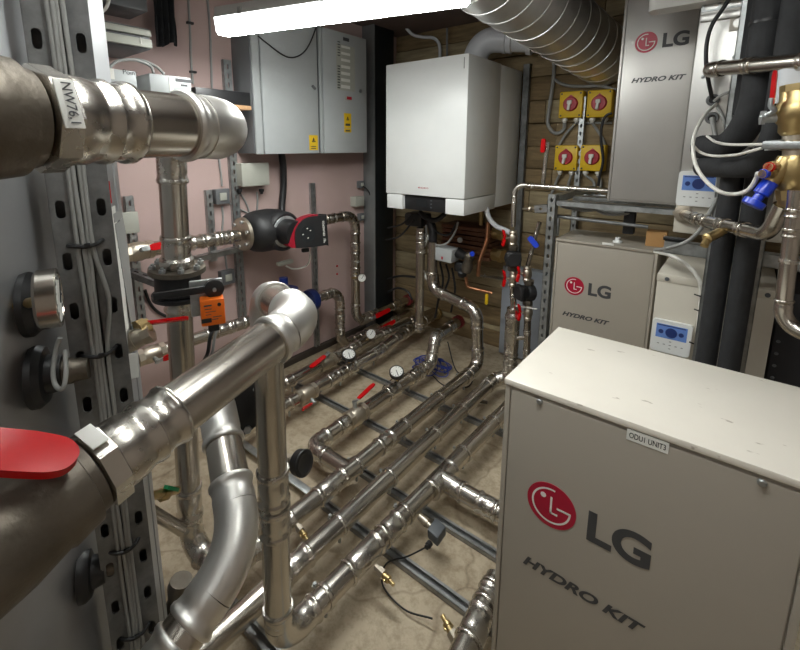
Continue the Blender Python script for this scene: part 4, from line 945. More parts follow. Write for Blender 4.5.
jbox('small switch with pale rocker below the box beside the column', 362.5, 217, .055, .055, .035, 'cabinet_dk', 'box', 'fused_switch', 'switch')
cable('cable', 'black lead from the small upper switch down past the junction box by the column', [X(363, 186, -2.35), X(369, 192, -2.33), X(371, 203, -2.33), X(370, 214, -2.35)], .005, 'cable_k')
def conduit(label, pts, rr=.006, m='cable', x=-2.392): return cable('wall_cable', label, [X(u, v, x) for u, v in pts], rr, m, group='surface cables on the pink wall')
conduit('pale cable running down the wall left of the black shelf', [(188, -6), (190, 30), (191, 60), (193, 84)])
conduit('pale cable running down the wall onto the black shelf', [(207, -6), (210, 30), (211, 60), (212, 88)])
conduit('pale cable dropping behind the near pipe to the upper fused switch', [(217, 130), (218, 150), (221, 175), (222, 186)])
conduit('pale cable from the upper fused switch to the pump pipe', [(222, 206), (223, 218), (222, 232)])
conduit('pale cable down to the lower fused switch', [(225, 252), (226, 262), (227, 270)])
conduit('pale cable leaning from the upper fused switch towards the pump', [(224, 200), (234, 206), (246, 212), (251, 214)], .005)
conduit('grey cable under the junction box, left gland', [(241, 194), (246, 203), (249, 212), (248, 222)], .006)
conduit('grey cable under the junction box, right gland', [(257, 192), (257.5, 200), (257, 212)], .006)
conduit('grey cable looping from the lower fused switch round the long strut', [(232, 279), (242, 280), (244, 285), (238, 297), (237, 302)], .005)
conduit('dark cables curving down left of the standing leg', [(145, 290), (150, 303), (158, 312), (170, 318)], .008, 'cable_k')
cable('armoured_cable', 'thick black armoured cable dropping from the electrical cabinet behind the pump', [X(281, 150, -2.34), X(283, 165, -2.35), X(283.5, 185, -2.36), X(282, 205, -2.35), X(282, 215, -2.33)], .022, 'cable_k')
for u, v, n_ in ((190, 23, 'upper'), (193, 72, 'lower')):
    bm = B(); p = X(u, v, -2.388); obox(bm, p, V(1, 0, 0), V(0, 1, 0), V(0, 0, 1), (.02, .035, .012), .002); single('cable_clip', bm, 'black', n_+' black clip on the pale wall cable left of the shelf', 'clip')
for (u, v, l) in ((337, 266, 'upper'), (337, 274, 'lower')):
    bm = B(); p = X(u, v, XL); lathe(bm, p, V(1, 0, 0), [(0, .008), (.004, .007), (.005, 0)], 10); single('wall_plug', bm, 'red', l+' of two red plugs in the wall right of the pump', 'plug')
# black shelf with ply base
p0, p1 = X(200, 99, -2.13), X(252, 99, -2.13)
ya, yb = X(194, 97, -2.38).y, p1.y
t = thing('wall_shelf', 'black box shelf with plywood base beside the electrical cabinet', 'shelf', (-2.27, (p0.y+yb)/2, X(212, 108, -2.13).z))
z0, z1 = X(225, 104, -2.13).z, X(225, 90, -2.13).z
part('black_case', box(B(), (-2.40, p0.y-.02, z0), (-2.13, yb-.01, z1), .003), 'black', t)
part('plywood_base', box(B(), (-2.40, p0.y-.02, z0-.022), (-2.125, yb-.01, z0), .002), 'wood', t)
# electrical cabinets
def cabinet(label, y0, y1, z0, z1, x1, dy0, hinge):
    t = thing('electrical_cabinet', label, 'cabinet', (-2.3, (y0+y1)/2, z0), 'grey electrical cabinets on the left wall')
    part('enclosure', box(B(), (XL, y0, z0), (x1-.02, y1, z1), .004), 'cabinet_dk', t)
    part('door', box(B(), (x1-.018, dy0, z0-.004), (x1, y1-.004, z1-.004), .004), 'cabinet', t)
    part('edge_rail', box(B(), (x1-.018, y0+.005, z0-.004), (x1-.006, dy0-.006, z1), .003), 'cabinet', t)
    return t
cz0 = 1.507; cx1 = -2.20
c1_ = cabinet('left grey electrical cabinet with a lever lock and one yellow warning label', 1.515, 2.004, cz0, 2.30, cx1, 1.575, 1)
c2_ = cabinet('right grey distribution cabinet with circuit chart and yellow label beside the column', 2.018, 2.478, cz0, 2.303, cx1, 2.052, 1)
def stick(root, name, u0, v0, u1, v1, m, off=.001, x=cx1, lab=None):
    a, b = X(u0, v0, x), X(u1, v1, x); return part(name, box(B(), (x, min(a.y, b.y), min(a.z, b.z)), (x+off, max(a.y, b.y), max(a.z, b.z))), m, root, lab)
def tri(root, par, u, v, s):
    c = X(u, v, cx1); bm = B(); A, U_ = V(0, 1, 0), V(0, 0, 1); n = V(1, 0, 0)
    o = [(-s, -s*.8), (s, -s*.8), (0, s)]; i_ = [(-s*.62, -s*.55), (s*.62, -s*.55), (0, s*.6)]
    for k_ in range(3):
        q = (k_+1) % 3; bm.faces.new([bm.verts.new(c+A*p[0]+U_*p[1]+n*.0018) for p in (o[k_], o[q], i_[q], i_[k_])])
    prism(bm, [(-.004, .012), (.004, .012), (.001, .0), (.006, .0), (-.002, -.016), (0, -.004), (-.005, -.004)], c-U_*.002, A, U_, .0018)
    part('warning_triangle', bm, 'black', par)
w1 = stick(c1_, 'warning_label', 309, 135, 318, 150, 'yellow', lab='yellow warning label'); tri(c1_, w1, 313.5, 140, .017)
for v_ in (146.5, 148.5): stick(c1_, 'label_print', 311, v_-.4, 316, v_+.4, 'ink', .0018)
w2 = stick(c2_, 'warning_label', 344, 113, 351.3, 132.5, 'yellow', lab='yellow warning label'); tri(c2_, w2, 347.6, 118.5, .015)
stick(c2_, 'label_print', 345.5, 123.5, 350, 126, 'ink', .0018); stick(c2_, 'label_gap', 344, 127.8, 351.3, 128.6, 'cabinet', .0014); stick(c2_, 'label_print', 345.5, 130, 350, 131.5, 'ink', .0018)
bm = B(); p = X(313, 87.5, cx1); obox(bm, p+V(.008, 0, 0), V(0, .6, .8), V(0, .8, -.6), V(1, 0, 0), (.014, .034, .016), .004); part('lever_lock', bm, 'cabinet_dk', c1_)
ch = stick(c2_, 'circuit_chart', 336, 43, 355, 92, 'box', .001, lab='paper circuit chart')
for k_ in range(7): stick(c2_, 'chart_row', 341, 44+6.6*k_+1, 350, 44+6.6*k_+5.6, 'paper', .0016)
for k_ in range(18):
    if k_ not in (6, 7, 8): stick(c2_, 'chart_mark', 337.5, 41+2.7*k_, 340, 42.6+2.7*k_, 'ink', .0016)
stick(c2_, 'emblem_print', 343, 37, 349, 42, 'ink', .001)
stick(c2_, 'red_switch_plate', 344.5, 96, 351.5, 101, 'box', .003); stick(c2_, 'red_switch', 346.5, 96.5, 351, 100, 'inkred', .008)
p = X(360, 91, cx1); bm = B(); lathe(bm, p, V(1, 0, 0), [(0, .012), (.012, .012), (.014, .006), (.016, .006)], 16); bar(bm, p+V(.012, -.02, 0), p+V(.012, .018, .006), .010, .008, up=V(1, 0, 0)); part('lock', bm, 'galv', c2_)
cable('cable', 'thin black wire sagging across the left cabinet door', [X(258, 36, -2.19), X(268, 44, -2.185), X(283, 55, -2.18), X(293, 57.5, -2.18), X(303, 53, -2.18), X(310, 43, -2.185), X(316, 28, -2.19)], .004, 'cable_k')
# upper-left equipment
def eqbox(name, label, u0, v0, u1, v1, x, m, cat, group=None, back=XL, bev=.004):
    a, b = X(u0, v0, x), X(u1, v1, x); t = thing(name, label, cat, ((x+back)/2, (a.y+b.y)/2, min(a.z, b.z)), group)
    part('housing', box(B(), (back, a.y, min(a.z, b.z)), (x, b.y, max(a.z, b.z)), bev), m, t); return t, a, b
t, a, b = eqbox('data_cabinet', 'dark grey two-panel equipment box high on the wall at upper left', 93, 18, 151, 50, -2.08, 'cabinet_dk', 'cabinet')
zt, zb = max(a.z, b.z), min(a.z, b.z); zm = zb+(zt-zb)*.52
part('upper_panel', box(B(), (-2.08, a.y+.005, zm+.006), (-2.06, b.y, zt-.01), .004), 'box', t); pn = part('lower_panel', box(B(), (-2.08, a.y+.005, zb+.004), (-2.06, b.y, zm-.006), .004), 'box', t)
bm = B(); q = X(168, 56, -2.06); bm = B(); box(bm, (-2.06, b.y-.05, zb+.04), (-2.057, b.y-.045, zm-.03)); part('indicator', bm, 'cable_w', pn)
t2, a2, b2 = eqbox('equipment_cover', 'dark cover plate above the two-panel equipment box', 90, -16, 148, 12, -2.2, 'cabinet_dk', 'cover')
t, a, b = eqbox('control_box', 'white control box left of the pair above the near pipe', 99, 67, 138, 92, -1.98, 'cabinet', 'control box', 'white control boxes above the near pipe')
bm = B(); q = X(123, 74, -1.98); text(bm, 'Point', 1, q, V(0, 1, 0), V(0, 0, 1), .001, width=.055, height=.018); part('lettering', bm, 'ink', t)
bm = B(); q = X(113, 74, -1.98); box(bm, (-1.98, q.y-.012, q.z-.02), (-1.978, q.y+.004, q.z+.02)); part('indicator', bm, 'cable_w', t)
t, a, b = eqbox('control_box', 'white control box right of the pair above the near pipe', 149, 73, 192, 95, -1.98, 'cabinet', 'control box', 'white control boxes above the near pipe')
bm = B(); q = X(177, 80, -1.98); obox(bm, q+V(0, .03, 0), V(0, 1, 0), V(0, 0, 1), V(1, 0, 0), (.075, .014, .001)); obox(bm, q+V(0, .03, -.02), V(0, 1, 0), V(0, 0, 1), V(1, 0, 0), (.03, .008, .001)); part('lettering', bm, 'ink', t)
bm = B(); q = X(171, 84, -1.98); box(bm, (-1.98, q.y-.008, q.z-.03), (-1.978, q.y+.008, q.z+.03)); part('indicator', bm, 'cable_w', t)
cable('cable', 'white lead arching over the white control boxes', [X(109, 68, -2.05), X(118, 61, -2.05), X(135, 60, -2.05), X(150, 66, -2.05), X(154, 74, -2.02)], .006, 'cable')
cable('cable', 'second white lead arching to the right control box', [X(122, 60, -2.07), X(140, 60, -2.06), X(155, 66, -2.05), X(164, 74, -2.02)], .006, 'cable')
cable('cable', 'pale cable hooking down beside the post at the top left', [X(110, -8, -2.15), X(107, 6, -2.13), X(100, 13, -2.12), X(90, 15, -2.15)], .007, 'cable_w')
# hanging black fabric
bm = B(); n = 28; a, b = X(152, 0, -2.30), X(174, 0, -2.30); zt = 2.44; zb = X(163, 43, -2.30).z
rows = []
for k_ in range(9):
    z = zt+(zb-zt)*k_/8; row = []
    for i in range(n+1):
        y = a.y+.02+(b.y-a.y)*(i/n)-.01*k_/8; x = -2.32+.018*math.sin(i*.85+.15*k_)+.004*math.sin(k_*1.7+i)
        row.append(bm.verts.new(V(x, y, z-(.015*math.sin(i*.22) if k_ == 8 else 0))))
    rows.append(row)
for r0, r1 in zip(rows, rows[1:]):
    for i in range(n): bm.faces.new((r0[i], r0[i+1], r1[i+1], r1[i]))
g = bmesh.ops.extrude_face_region(bm, geom=bm.faces[:])
for v in g['geom']:
    if isinstance(v, bmesh.types.BMVert): v.co.x -= .012
single('black_bag', bm, 'rubber', 'black folded cloth hanging from the ceiling at upper left', 'cloth')
# ================================================================ SHELF RACK AND BACK WALL
RG = 'slotted struts of the steel rack'
strut('rack_post', 'front slotted rack post left of the shelved-under unit', V(-.758, 2.31, 0), V(-.758, 2.31, 1.305), V(0, 1, 0), w=.041, h=.041, m='galv', group=RG, pitch=.05, sl=(.013, .024))
strut('rack_post', 'rear slotted rack post between the yellow isolators', V(-.845, 3.035, 0.9), V(-.845, 3.035, 1.86), V(0, 1, 0), w=.035, h=.041, m='galv', group=RG, pitch=.05, sl=(.013, .024))
strut('rack_rail', 'front rack rail carrying the raised metallic unit', V(-.735, 2.315, 1.262), V(-.192, 2.315, 1.262), V(0, 0, -1), w=.041, h=.026, slots=False, m='galv', group=RG)
strut('rack_rail', 'rear rack rail carrying the raised metallic unit', V(-.735, 2.60, 1.262), V(-.192, 2.60, 1.262), V(0, 0, -1), w=.041, h=.026, slots=False, m='galv', group=RG)
strut('rack_rail', 'side rack rail from front post to the back wall', V(-.758, 2.335, 1.28), V(-.758, 3.05, 1.28), V(0, 0, -1), w=.041, h=.035, slots=False, m='galv', group=RG)
strut('rack_brace', 'slotted brace low on the front rack post going back', V(-.742, 2.335, .52), V(-.742, 2.66, .60), V(0, 0, 1), w=.041, h=.03, m='galv', group=RG)
strut('rack_rail', 'broad rack rail under the zinc port panel unit', V(-.20, 1.90, 1.185), V(.62, 1.90, 1.168), V(0, 1, 0), w=.046, h=.041, slots=False, m='galv', group=RG)
strut('rack_post', 'slotted strut on the left side of the foam-covered pipes', V(-.058, 1.83, 0), V(-.058, 1.83, 2.44), V(0, 1, 0), w=.018, h=.03, slots=False, m='galv', group=RG)
strut('rack_post', 'slotted strut on the right side of the foam-covered pipes', V(.070, 1.80, 0), V(.070, 1.80, 1.60), V(0, 1, 0), w=.018, h=.03, slots=False, m='galv', group=RG)
# bracket on the front post
strut('post_bracket', 'short strut bracket on the front rack post holding the thin pipe', Y(536, 209, 2.33), Y(549, 208, 2.31), V(0, 1, 0), w=.04, h=.03, m='galv', pitch=.04, sl=(.012, .018))
bm = B(); cyl(bm, Y(523, 209, 2.40), Y(540, 208.5, 2.34), .006, seg=8); lathe(bm, Y(530, 209, 2.37), V(1, 0, 0), [(-.005, .014), (.006, .014)], 6); single('threaded_rod', bm, 'nickel', 'short threaded rod between thin pipe and the post bracket', 'rod')
# thin dark rods above the lower unit
for v0, v1, lab in ((216, 227, 'thin dark steel rod across above the shelved-under unit'),):
    a, b = Y(553, v0, 2.36), Y(648, v1, 2.36); bm = B(); cyl(bm, a, b, .009, seg=10); single('steel_rod', bm, 'galv_dark', lab, 'rod')
a = Y(557, 218, 2.35); bm = B(); box(bm, (a.x-.012, 2.345, 1.08), (a.x+.012, 2.37, a.z), .002); single('upright_bracket', bm, 'galv', 'short pale upright on the corner of the shelved-under unit', 'bracket')
bm = B(); p = Y(628, 222, 2.40); box(bm, (p.x-.02, 2.39, p.z-.06), (p.x+.03, 2.43, p.z+.06), .005); single('plastic_clamp', bm, 'black', 'small black clamp in the dark gap over the shelved-under unit', 'clamp')
for i in range(4):
    cable('cable', ['lowest', 'second', 'third', 'topmost'][i]+' of the grey cables drooping under the front rack rail', [Y(560, 202+i*1.5, 2.36+.02*i), Y(585, 205+2*i, 2.37+.02*i), Y(605, 214-2*i, 2.38+.02*i), Y(625, 214-1.5*i, 2.39+.02*i), Y(645, 209-i, 2.42)], .006, 'cable')
# yellow isolators
def isolator(label, u, v):
    c = Y(u, v, 3.02); w, h, dp = .145, .165, .075; y1 = YB-.035; y0 = y1-dp
    c = Y(u, v, y0); t = thing('isolator_switch', label, 'isolator', (c.x, y0, c.z-h/2), 'yellow rotary isolators on the timber wall')
    part('enclosure', box(B(), (c.x-w/2, y0, c.z-h/2), (c.x+w/2, y1, c.z+h/2), .008), 'yellow', t)
    bm = B(); n = V(0, -1, 0); q = V(c.x, y0, c.z+.003); lathe(bm, q, n, [(0, .046), (.004, .046), (.006, .043), (.014, .040), (.014, 0)], 32); prism(bm, [(-.03, .034), (.03, .034), (0, .058)], q, V(1, 0, 0), V(0, 0, 1), .005); k_ = part('rotary_dial', bm, 'inkred', t, 'red rotary dial')
    bm = B(); obox(bm, q+n*.022-V(.003, 0, .012), V(.96, 0, -.1), V(.1, 0, .96), n, (.018, .056, .018), .005); obox(bm, q+n*.022+V(-.001, 0, .010), V(1, 0, 0), V(0, 0, 1), n, (.03, .024, .016), .005); part('knob', bm, 'cable_w', k_, 'white turning knob')
    for dx, dz in ((-.058, .068), (.058, .068), (-.058, -.068), (.058, -.068)):
        bm = B(); lathe(bm, V(c.x+dx, y0, c.z+dz), n, [(0, .006), (.002, .005), (.002, 0)], 10); part('screw', bm, 'ink', t)
    gl = []
    for dx in (-.04, .035):
        bm = B(); p = V(c.x+dx, y0+.035, c.z-h/2); lathe(bm, p, V(0, 0, -1), [(0, .017), (.016, .018), (.022, .012), (.03, .010)], 14); part('gland', bm, 'cable_w', t); gl.append(p-V(0, 0, .028))
    return gl
g1 = isolator('upper left yellow isolator on the timber wall', 570.5, 104.5)
g2 = isolator('upper right yellow isolator on the timber wall, beside the metallic unit', 599, 103.5)
g3 = isolator('lower left yellow isolator on the timber wall', 565.5, 158)
g4 = isolator('lower right yellow isolator on the timber wall, beside the metallic unit', 592, 158)
def bc(label, pts, rr=.009, m='cable', y=3.045): return cable('cable', label, [p if isinstance(p, Vector) else Y(p[0], p[1], y) for p in pts], rr, m, group='cables on the timber wall')
bc('thick grey cable bundle hanging beside the left isolators', [(553, 50), (554, 70), (552, 90), (549, 110), (548, 124), (553, 132), (559, 133), (564, 129), g1[0]], .012)
bc('grey cable from the upper left isolator down to the lower one', [g1[1], (574, 125), (566, 134), (560, 144), (558, 150)], .009)
bc('grey cable swinging from the bundle over the isolators', [(553, 78), (560, 83), (570, 86), (585, 86.5), (600, 86), (616, 90)], .010)
bc('grey cable from the upper right isolator down behind the rack post', [g2[0], (596, 128), (602, 138), (606, 148)], .009)
bc('grey cable from the lower left isolator, left gland', [g3[0], (557, 180), (553, 190), (548, 203)], .009)
bc('grey cable from the lower left isolator, right gland', [g3[1], (568, 186), (566, 200)], .009)
bc('grey cable from the lower right isolator, left gland', [g4[0], (594, 183), (592, 200)], .009)
bc('grey cable from the lower right isolator, right gland', [g4[1], (601, 183), (598, 200)], .009)
bc('black cable looping down past the right isolators', [(612, 113), (606, 116), (602, 125), (601, 140), (603, 160), (600, 175), (598, 186)], .008, 'cable_k', y=2.98)
# thin rails by the isolators
bm = B(); cyl(bm, Y(575, 123, 3.05), Y(612, 123, 3.05), .008, seg=8); single('steel_rod', bm, 'galv', 'thin rod across the timber wall between upper and lower isolators', 'rod')
bm = B(); cyl(bm, Y(584, 195, 3.0), Y(606, 196, 3.0), .008, seg=8); single('steel_rod', bm, 'galv', 'thin rod across below the lower isolators', 'rod')
# thin red-levered pipe and small bore piping
pz = Y(560, 187, 2.45).z
run('thin_pipe', 'thin steel pipe crossing under the isolators and dropping to the pump stack', [V(-.34, 2.47, pz-.01), V(-1.02, 2.43, pz), V(-1.005, 2.40, 1.09)], r=.014, couplings=((0, .2, .05), (0, .55, .05), (0, .85, .06), (1, .4, .05)), cat='pipe', R=.05)
a = Y(543, 184, 2.45); run('thin_pipe', 'short thin upright pipe with a red lever left of the isolators', [V(a.x, 2.45, pz+.012), V(a.x+.012, 2.45, Y(544, 142, 2.45).z)], r=.012, couplings=((0, .3, .05), (0, .85, .05)), cat='pipe')
q = Y(546.5, 147, 2.44); bm = B(); handle_bm(bm, q-V(.012, .02, .03), V(.02, 0, 1), V(0, -1, 0), .075, .024, .012); single('valve_lever', bm, 'red', 'small upright red lever left of the yellow isolators', 'valve lever')
# pump stacks on the reducing sleeve
def small_valve(label, p, hm='red', side=V(-.8, -.6, 0)):
    t = thing('ball_valve', label, 'valve', p-V(0, 0, .04), 'small butterfly-handled ball valves')
    bm = B(); lathe(bm, p-V(0, 0, .045), V(0, 0, 1), [(0, .02), (.012, .024), (.02, .020), (.03, .026), (.06, .026), (.07, .020), (.078, .024), (.09, .020)], 16); part('valve_body', bm, 'nickel', t)
    s = side.normalized(); bm = B(); cyl(bm, p+s*.02, p+s*.045, .007, seg=8); part('stem', bm, 'nickel', t)
    bm = B(); q = p+s*.048
    for k_ in (1, -1): obox(bm, q+V(0, 0, k_*.026)+s*.004, V(s.y, -s.x, 0), V(0, 0, 1)+s*.2*k_, s, (.038, .044, .014), .005)
    obox(bm, q, V(s.y, -s.x, 0), V(0, 0, 1), s, (.014, .03, .012), .003); part('wing_handle', bm, hm, t); return t
def mini_pump(label, p, ax):
    t = thing('circulator_pump', label, 'pump', p-V(0, 0, .06), 'small black circulators')
    ax = ax.normalized(); bm = B(); lathe(bm, p-ax*.04, ax, [(0, .03), (.005, .048), (.04, .05), (.05, .044)], 24); part('volute', bm, 'pumpblack', t)
    bm = B(); lathe(bm, p+ax*.008, ax, [(0, .043), (.05, .043), (.056, .036)], 24); part('motor', bm, 'black', t)
    bm = B(); x_, y_, _ = frame(ax); obox(bm, p+ax*.045, x_, y_, ax, (.085, .085, .035), .008); part('control_box', bm, 'black', t)
    for k_ in (1, -1):
        bm = B(); lathe(bm, p+V(0, 0, k_*.045)-ax*.01, V(0, 0, k_), [(0, .022), (.012, .03), (.03, .03), (.034, .02)], 8); part('union', bm, 'cast', t)
    return t
sx, sy = -.985, 2.40
small_valve('topmost red-winged valve above the upper black circulator', V(-1.003, sy, Y(512, 238, sy).z))
mini_pump('upper black circulator on the left thin stack', V(-.995, sy, Y(511, 258, sy).z), V(.5, -1, .1))
small_valve('red-winged valve below the upper black circulator', V(-.988, sy, Y(515, 279, sy).z))
run('thin_pipe', 'thin pipe between the reducing sleeve and the winged valve', [V(-.975, sy, .62), V(-.987, sy, Y(515, 287, sy).z)], r=.018, couplings=((0, .5, .05),), cat='pipe')
s2x = -.895
small_valve('red-winged valve above the lower black circulator on the right stack', V(-.905, sy, Y(529, 274, sy).z))
mini_pump('lower black circulator on the right thin stack', V(-.90, sy, Y(529, 293, sy).z), V(-.6, -.9, .1))
small_valve('lowest red-winged valve on the right thin stack', V(-.885, sy, Y(530, 313, sy).z))
run('thin_pipe', 'right thin stack pipe rising from the low reducer beside the rack post', [V(-.875, sy, .25), V(-.885, sy, Y(530, 321, sy).z)], r=.020, couplings=((0, .35, .06), (0, .75, .05)), cat='pipe')
run('thin_pipe', 'small link pipe between the two stacks low down', [V(-.945, 2.39, .42), V(-.885, 2.395, .44)], r=.012, cat='pipe')
run('thin_pipe', 'upper end of the right thin stack under the blue lever', [V(-.905, sy, Y(528, 266, sy).z), V(-.86, 2.42, Y(543, 222, 2.42).z)], r=.012, couplings=((0, .3, .05), (0, .75, .04)), cat='pipe')
q = Y(533, 241, 2.40); bm = B(); handle_bm(bm, Y(529, 237, 2.40), Y(537, 246, 2.40)-Y(529, 237, 2.40), V(0, -1, .3), .075, .03, .014); single('valve_lever', bm, 'blue', 'small blue lever left of the front rack post', 'valve lever')
bm = B(); cyl(bm, Y(516, 306, 2.39), Y(537, 309, 2.36), .004, seg=8); single('pipe_support_rod', bm, 'cable_w', 'thin pale rod from the left stack to the rack post', 'rod')
# pale blue-grey board behind the stacks
a, b = Y(503, 266, 2.92), Y(548, 390, 2.92)
bm = B(); box(bm, (a.x, 2.92, .02), (b.x+.12, 3.0, a.z), .003); single('mounting_board', bm, mat('pale_blue_grey_board', S(150, 156, 164), .5, 0, .05, 6), 'pale blue-grey board standing behind the pump stacks', 'board')
# vertical wall strut right of the boiler
strut('wall_strut', 'tall dull strut on the timber wall right of the boiler', V(Y(524.5, 120, 3.04).x, 3.04, .35), V(Y(524.5, 120, 3.04).x, 3.04, 2.1), V(0, 1, 0), w=.045, h=.03, m='galv_dark', slots=False)

# ================================================================ UNDER THE BOILER
he0, he1 = Y(446, 222, 2.85), Y(500, 262, 2.85)
t = thing('plate_heat_exchanger', 'brown copper heat exchanger block under the boiler', 'heat exchanger', ((he0.x+he1.x)/2, 2.85, he1.z))
for i in range(7):
    z = he1.z+(he0.z-he1.z)*i/7; bm = B(); box(bm, (he0.x, 2.78+.012*(i % 2), z+.004), (he1.x-.05, 3.0, z+(he0.z-he1.z)/7-.002), .006); part('plate', bm, 'copper_dark', t)
for z in (he0.z-.03, he1.z+.05):
    bm = B(); lathe(bm, V(he1.x-.05, 2.84, z), V(1, -.1, 0), [(0, .045), (.05, .045), (.055, .04)], 20); lathe(bm, V(he1.x+.0, 2.835, z), V(1, -.1, 0), [(0, .05), (.03, .05)], 6); part('port_nut', bm, 'brass', t)
bm = B(); lathe(bm, Y(460, 240, 2.775), V(.2, -1, 0), [(0, .02), (.004, .02)], 20); part('round_label', bm, 'paper', t)
c = Y(446, 253.5, 2.60); t = thing('actuator_box', 'light grey actuator box beneath the boiler in front of the copper block', 'actuator', c-V(0, 0, .06))
bm = B(); obox(bm, c, V(1, .0, -.05), V(0, 1, 0), V(.05, 0, 1), (.155, .11, .095), .008); b = part('housing', bm, 'cabinet', t); bm = B(); obox(bm, Y(442, 258, 2.543), V(1, 0, 0), V(0, 1, 0), V(0, 0, 1), (.012, .003, .02)); part('indicator', bm, 'inkred', b)
bm = B(); cyl(bm, c+V(.07, .02, .02), c+V(.13, .04, -.01), .04, .03, seg=18); part('coupling_neck', bm, 'black', t)
bm = B(); lathe(bm, Y(468, 256, 2.62), V(1, -.5, 0), [(0, .03), (.03, .034), (.05, .02)], 16); lathe(bm, Y(473, 253.5, 2.58), V(.3, -1, 0), [(0, .016), (.03, .018), (.032, 0)], 14); lathe(bm, Y(466, 272, 2.62), V(.2, 0, 1), [(0, .03), (.04, .04), (.08, .03), (.12, .036)], 16); mv = thing('mixing_valve', 'brassy mixing valve with blue cap right of the grey actuator box', 'valve', Y(466, 272, 2.62)); part('valve_body', bm, 'cast', mv)
bm = B(); lathe(bm, Y(472.5, 253.5, 2.545), V(.3, -1, 0), [(0, .017), (.014, .017), (.016, 0)], 16); part('blue_cap', bm, 'blue', mv, 'bright blue cap')
run('copper_pipe', 'copper pipe rising beside the copper block to the boiler', [Y(478, 276, 2.66), Y(479, 262, 2.66), Y(487, 240, 2.70), Y(488, 222, 2.72)], r=.014, R=.03, steel='copper', fit='copper')
run('copper_pipe', 'short copper pipe straight down from the boiler underside', [Y(481, 225, 2.7), Y(481, 208, 2.7)], r=.014, steel='brass', fit='brass')
run('copper_pipe', 'low copper pipe bending right towards a yellow lever', [Y(466, 277, 2.6), Y(467, 287, 2.6), Y(492, 293, 2.66)], r=.011, R=.03, steel='copper', fit='copper', couplings=((1, .6, .05),))
bm = B(); handle_bm(bm, Y(487, 294, 2.62), V(0, 0, -1), V(0, -1, 0), .075, .022, .01); single('valve_lever', bm, 'yellow', 'small yellow lever hanging under the low copper pipe', 'valve lever')
run('thin_pipe', 'thin pipe running right from the valves to the pale board', [Y(479, 275, 2.7), Y(505, 279, 2.86)], r=.013, couplings=((0, .2, .04),))
# steel uprights below the boiler
run('steel_pipe', 'upright steel pipe rising from the floor pipes left under the boiler', [V(-1.735, 2.52, .20), V(-1.735, 2.52, bz0-.16)], r=.032, couplings=((0, .82, .10), (0, .93, .06), (0, .06, .06)))
cable('condensate_hose', 'grey ribbed hose curving from boiler to the right valve', [Y(486, 207, 2.6), Y(489, 218, 2.6), Y(496, 226, 2.6), Y(505, 230, 2.55), Y(512, 234, 2.46)], .016, 'flue', 'hose')
hp_ = [([(426, 225), (428, 238), (437, 245), (447, 243), (455, 232), (458, 222)], 'cable', 'pale wire drooping beneath the boiler panel'), ([(431, 226), (440, 234), (450, 234), (456, 224)], 'cable_k', 'dark wire drooping beneath the boiler panel'), ([(428, 235), (424, 250), (423, 262), (425, 275), (429, 284)], 'cable_w', 'white wire hanging left of the grey actuator box'), ([(388, 228), (402, 224), (412, 214)], 'cable_k', 'black cable from the column to the boiler, upper'), ([(386, 240), (400, 236), (414, 220)], 'cable_k', 'black cable from the column to the boiler, lower')]
for pts, m_, lab in hp_: cable('cable', lab, [Y(u, v, 2.55) for u, v in pts], .007, m_)
for pts, lab in (([(388, 279), (400, 276), (415, 277)], 'black cable low behind the upright pipe, upper'), ([(388, 292), (398, 288), (408, 292), (412, 300)], 'black cable low behind the upright pipe, lower')): cable('cable', lab, [Y(u, v, 2.75) for u, v in pts], .009, 'cable_k')
for i, (u, v0, v1, dx) in enumerate(((440, 262, 300, .0), (446, 264, 290, .02), (452, 268, 312, .01), (436, 265, 318, .0))):
    cable('cable', ['dark lead hanging under the left half of the grey actuator box', 'short dark lead under the middle of the grey actuator box', 'dark lead hanging under the right end of the grey actuator box', 'long dark lead hanging beside the boiler feed pipe bend'][i], [Y(u, v0, 2.66), Y(u+3, (v0+v1)/2, 2.68), Y(u-1, v1, 2.7)], .008, 'cable_k')
t = thing('siphon_trap', 'black plastic trap and hose block under the boiler panel', 'trap', Y(418, 232, 2.6))
bm = B(); obox(bm, Y(418, 219, 2.62), V(1, 0, 0), V(0, 1, 0), V(0, 0, 1), (.16, .14, .10), .02); part('housing', bm, 'black', t)
bm = B(); tube(bm, smooth([Y(420, 212, 2.58), Y(426, 218, 2.56), Y(436, 220, 2.56), Y(445, 214, 2.6)], 6), .018, 14); part('bent_hose', bm, 'black', t)
bm = B(); tube(bm, smooth([V(-1.66, 2.56, .887), V(-1.665, 2.565, .96), V(-1.70, 2.58, 1.04)], 6), .03, 14); part('rubber_sleeve', bm, 'black', t)
t = thing('manifold_pump', 'dark small valve cluster under the actuator box', 'valve', Y(462, 275, 2.66))
bm = B(); obox(bm, Y(460, 266, 2.68), V(1, .3, 0), V(-.3, 1, 0), V(0, 0, 1), (.07, .08, .07), .012); lathe(bm, Y(462, 275, 2.66), V(.3, -.4, 1), [(0, .03), (.04, .036), (.05, .025)], 16); part('housing', bm, 'pumpblack', t)
# pipe loop over the ceiling corner left of the flue
cable('conduit', 'grey conduit bending over the back wall left of the flue', [Y(403, 24, 2.9), Y(412, 34, 2.95), Y(422, 37, 3.0), Y(433, 38, 3.02), Y(439, 44, 3.03), Y(440, 58, 3.03)], .012, 'flue', 'conduit')
bm = B(); cyl(bm, Y(447, 28, 3.0), Y(447, 62, 3.0), .008, seg=8); single('conduit', bm, 'galv_dark', 'thin straight conduit on the back wall left of the flue', 'conduit')

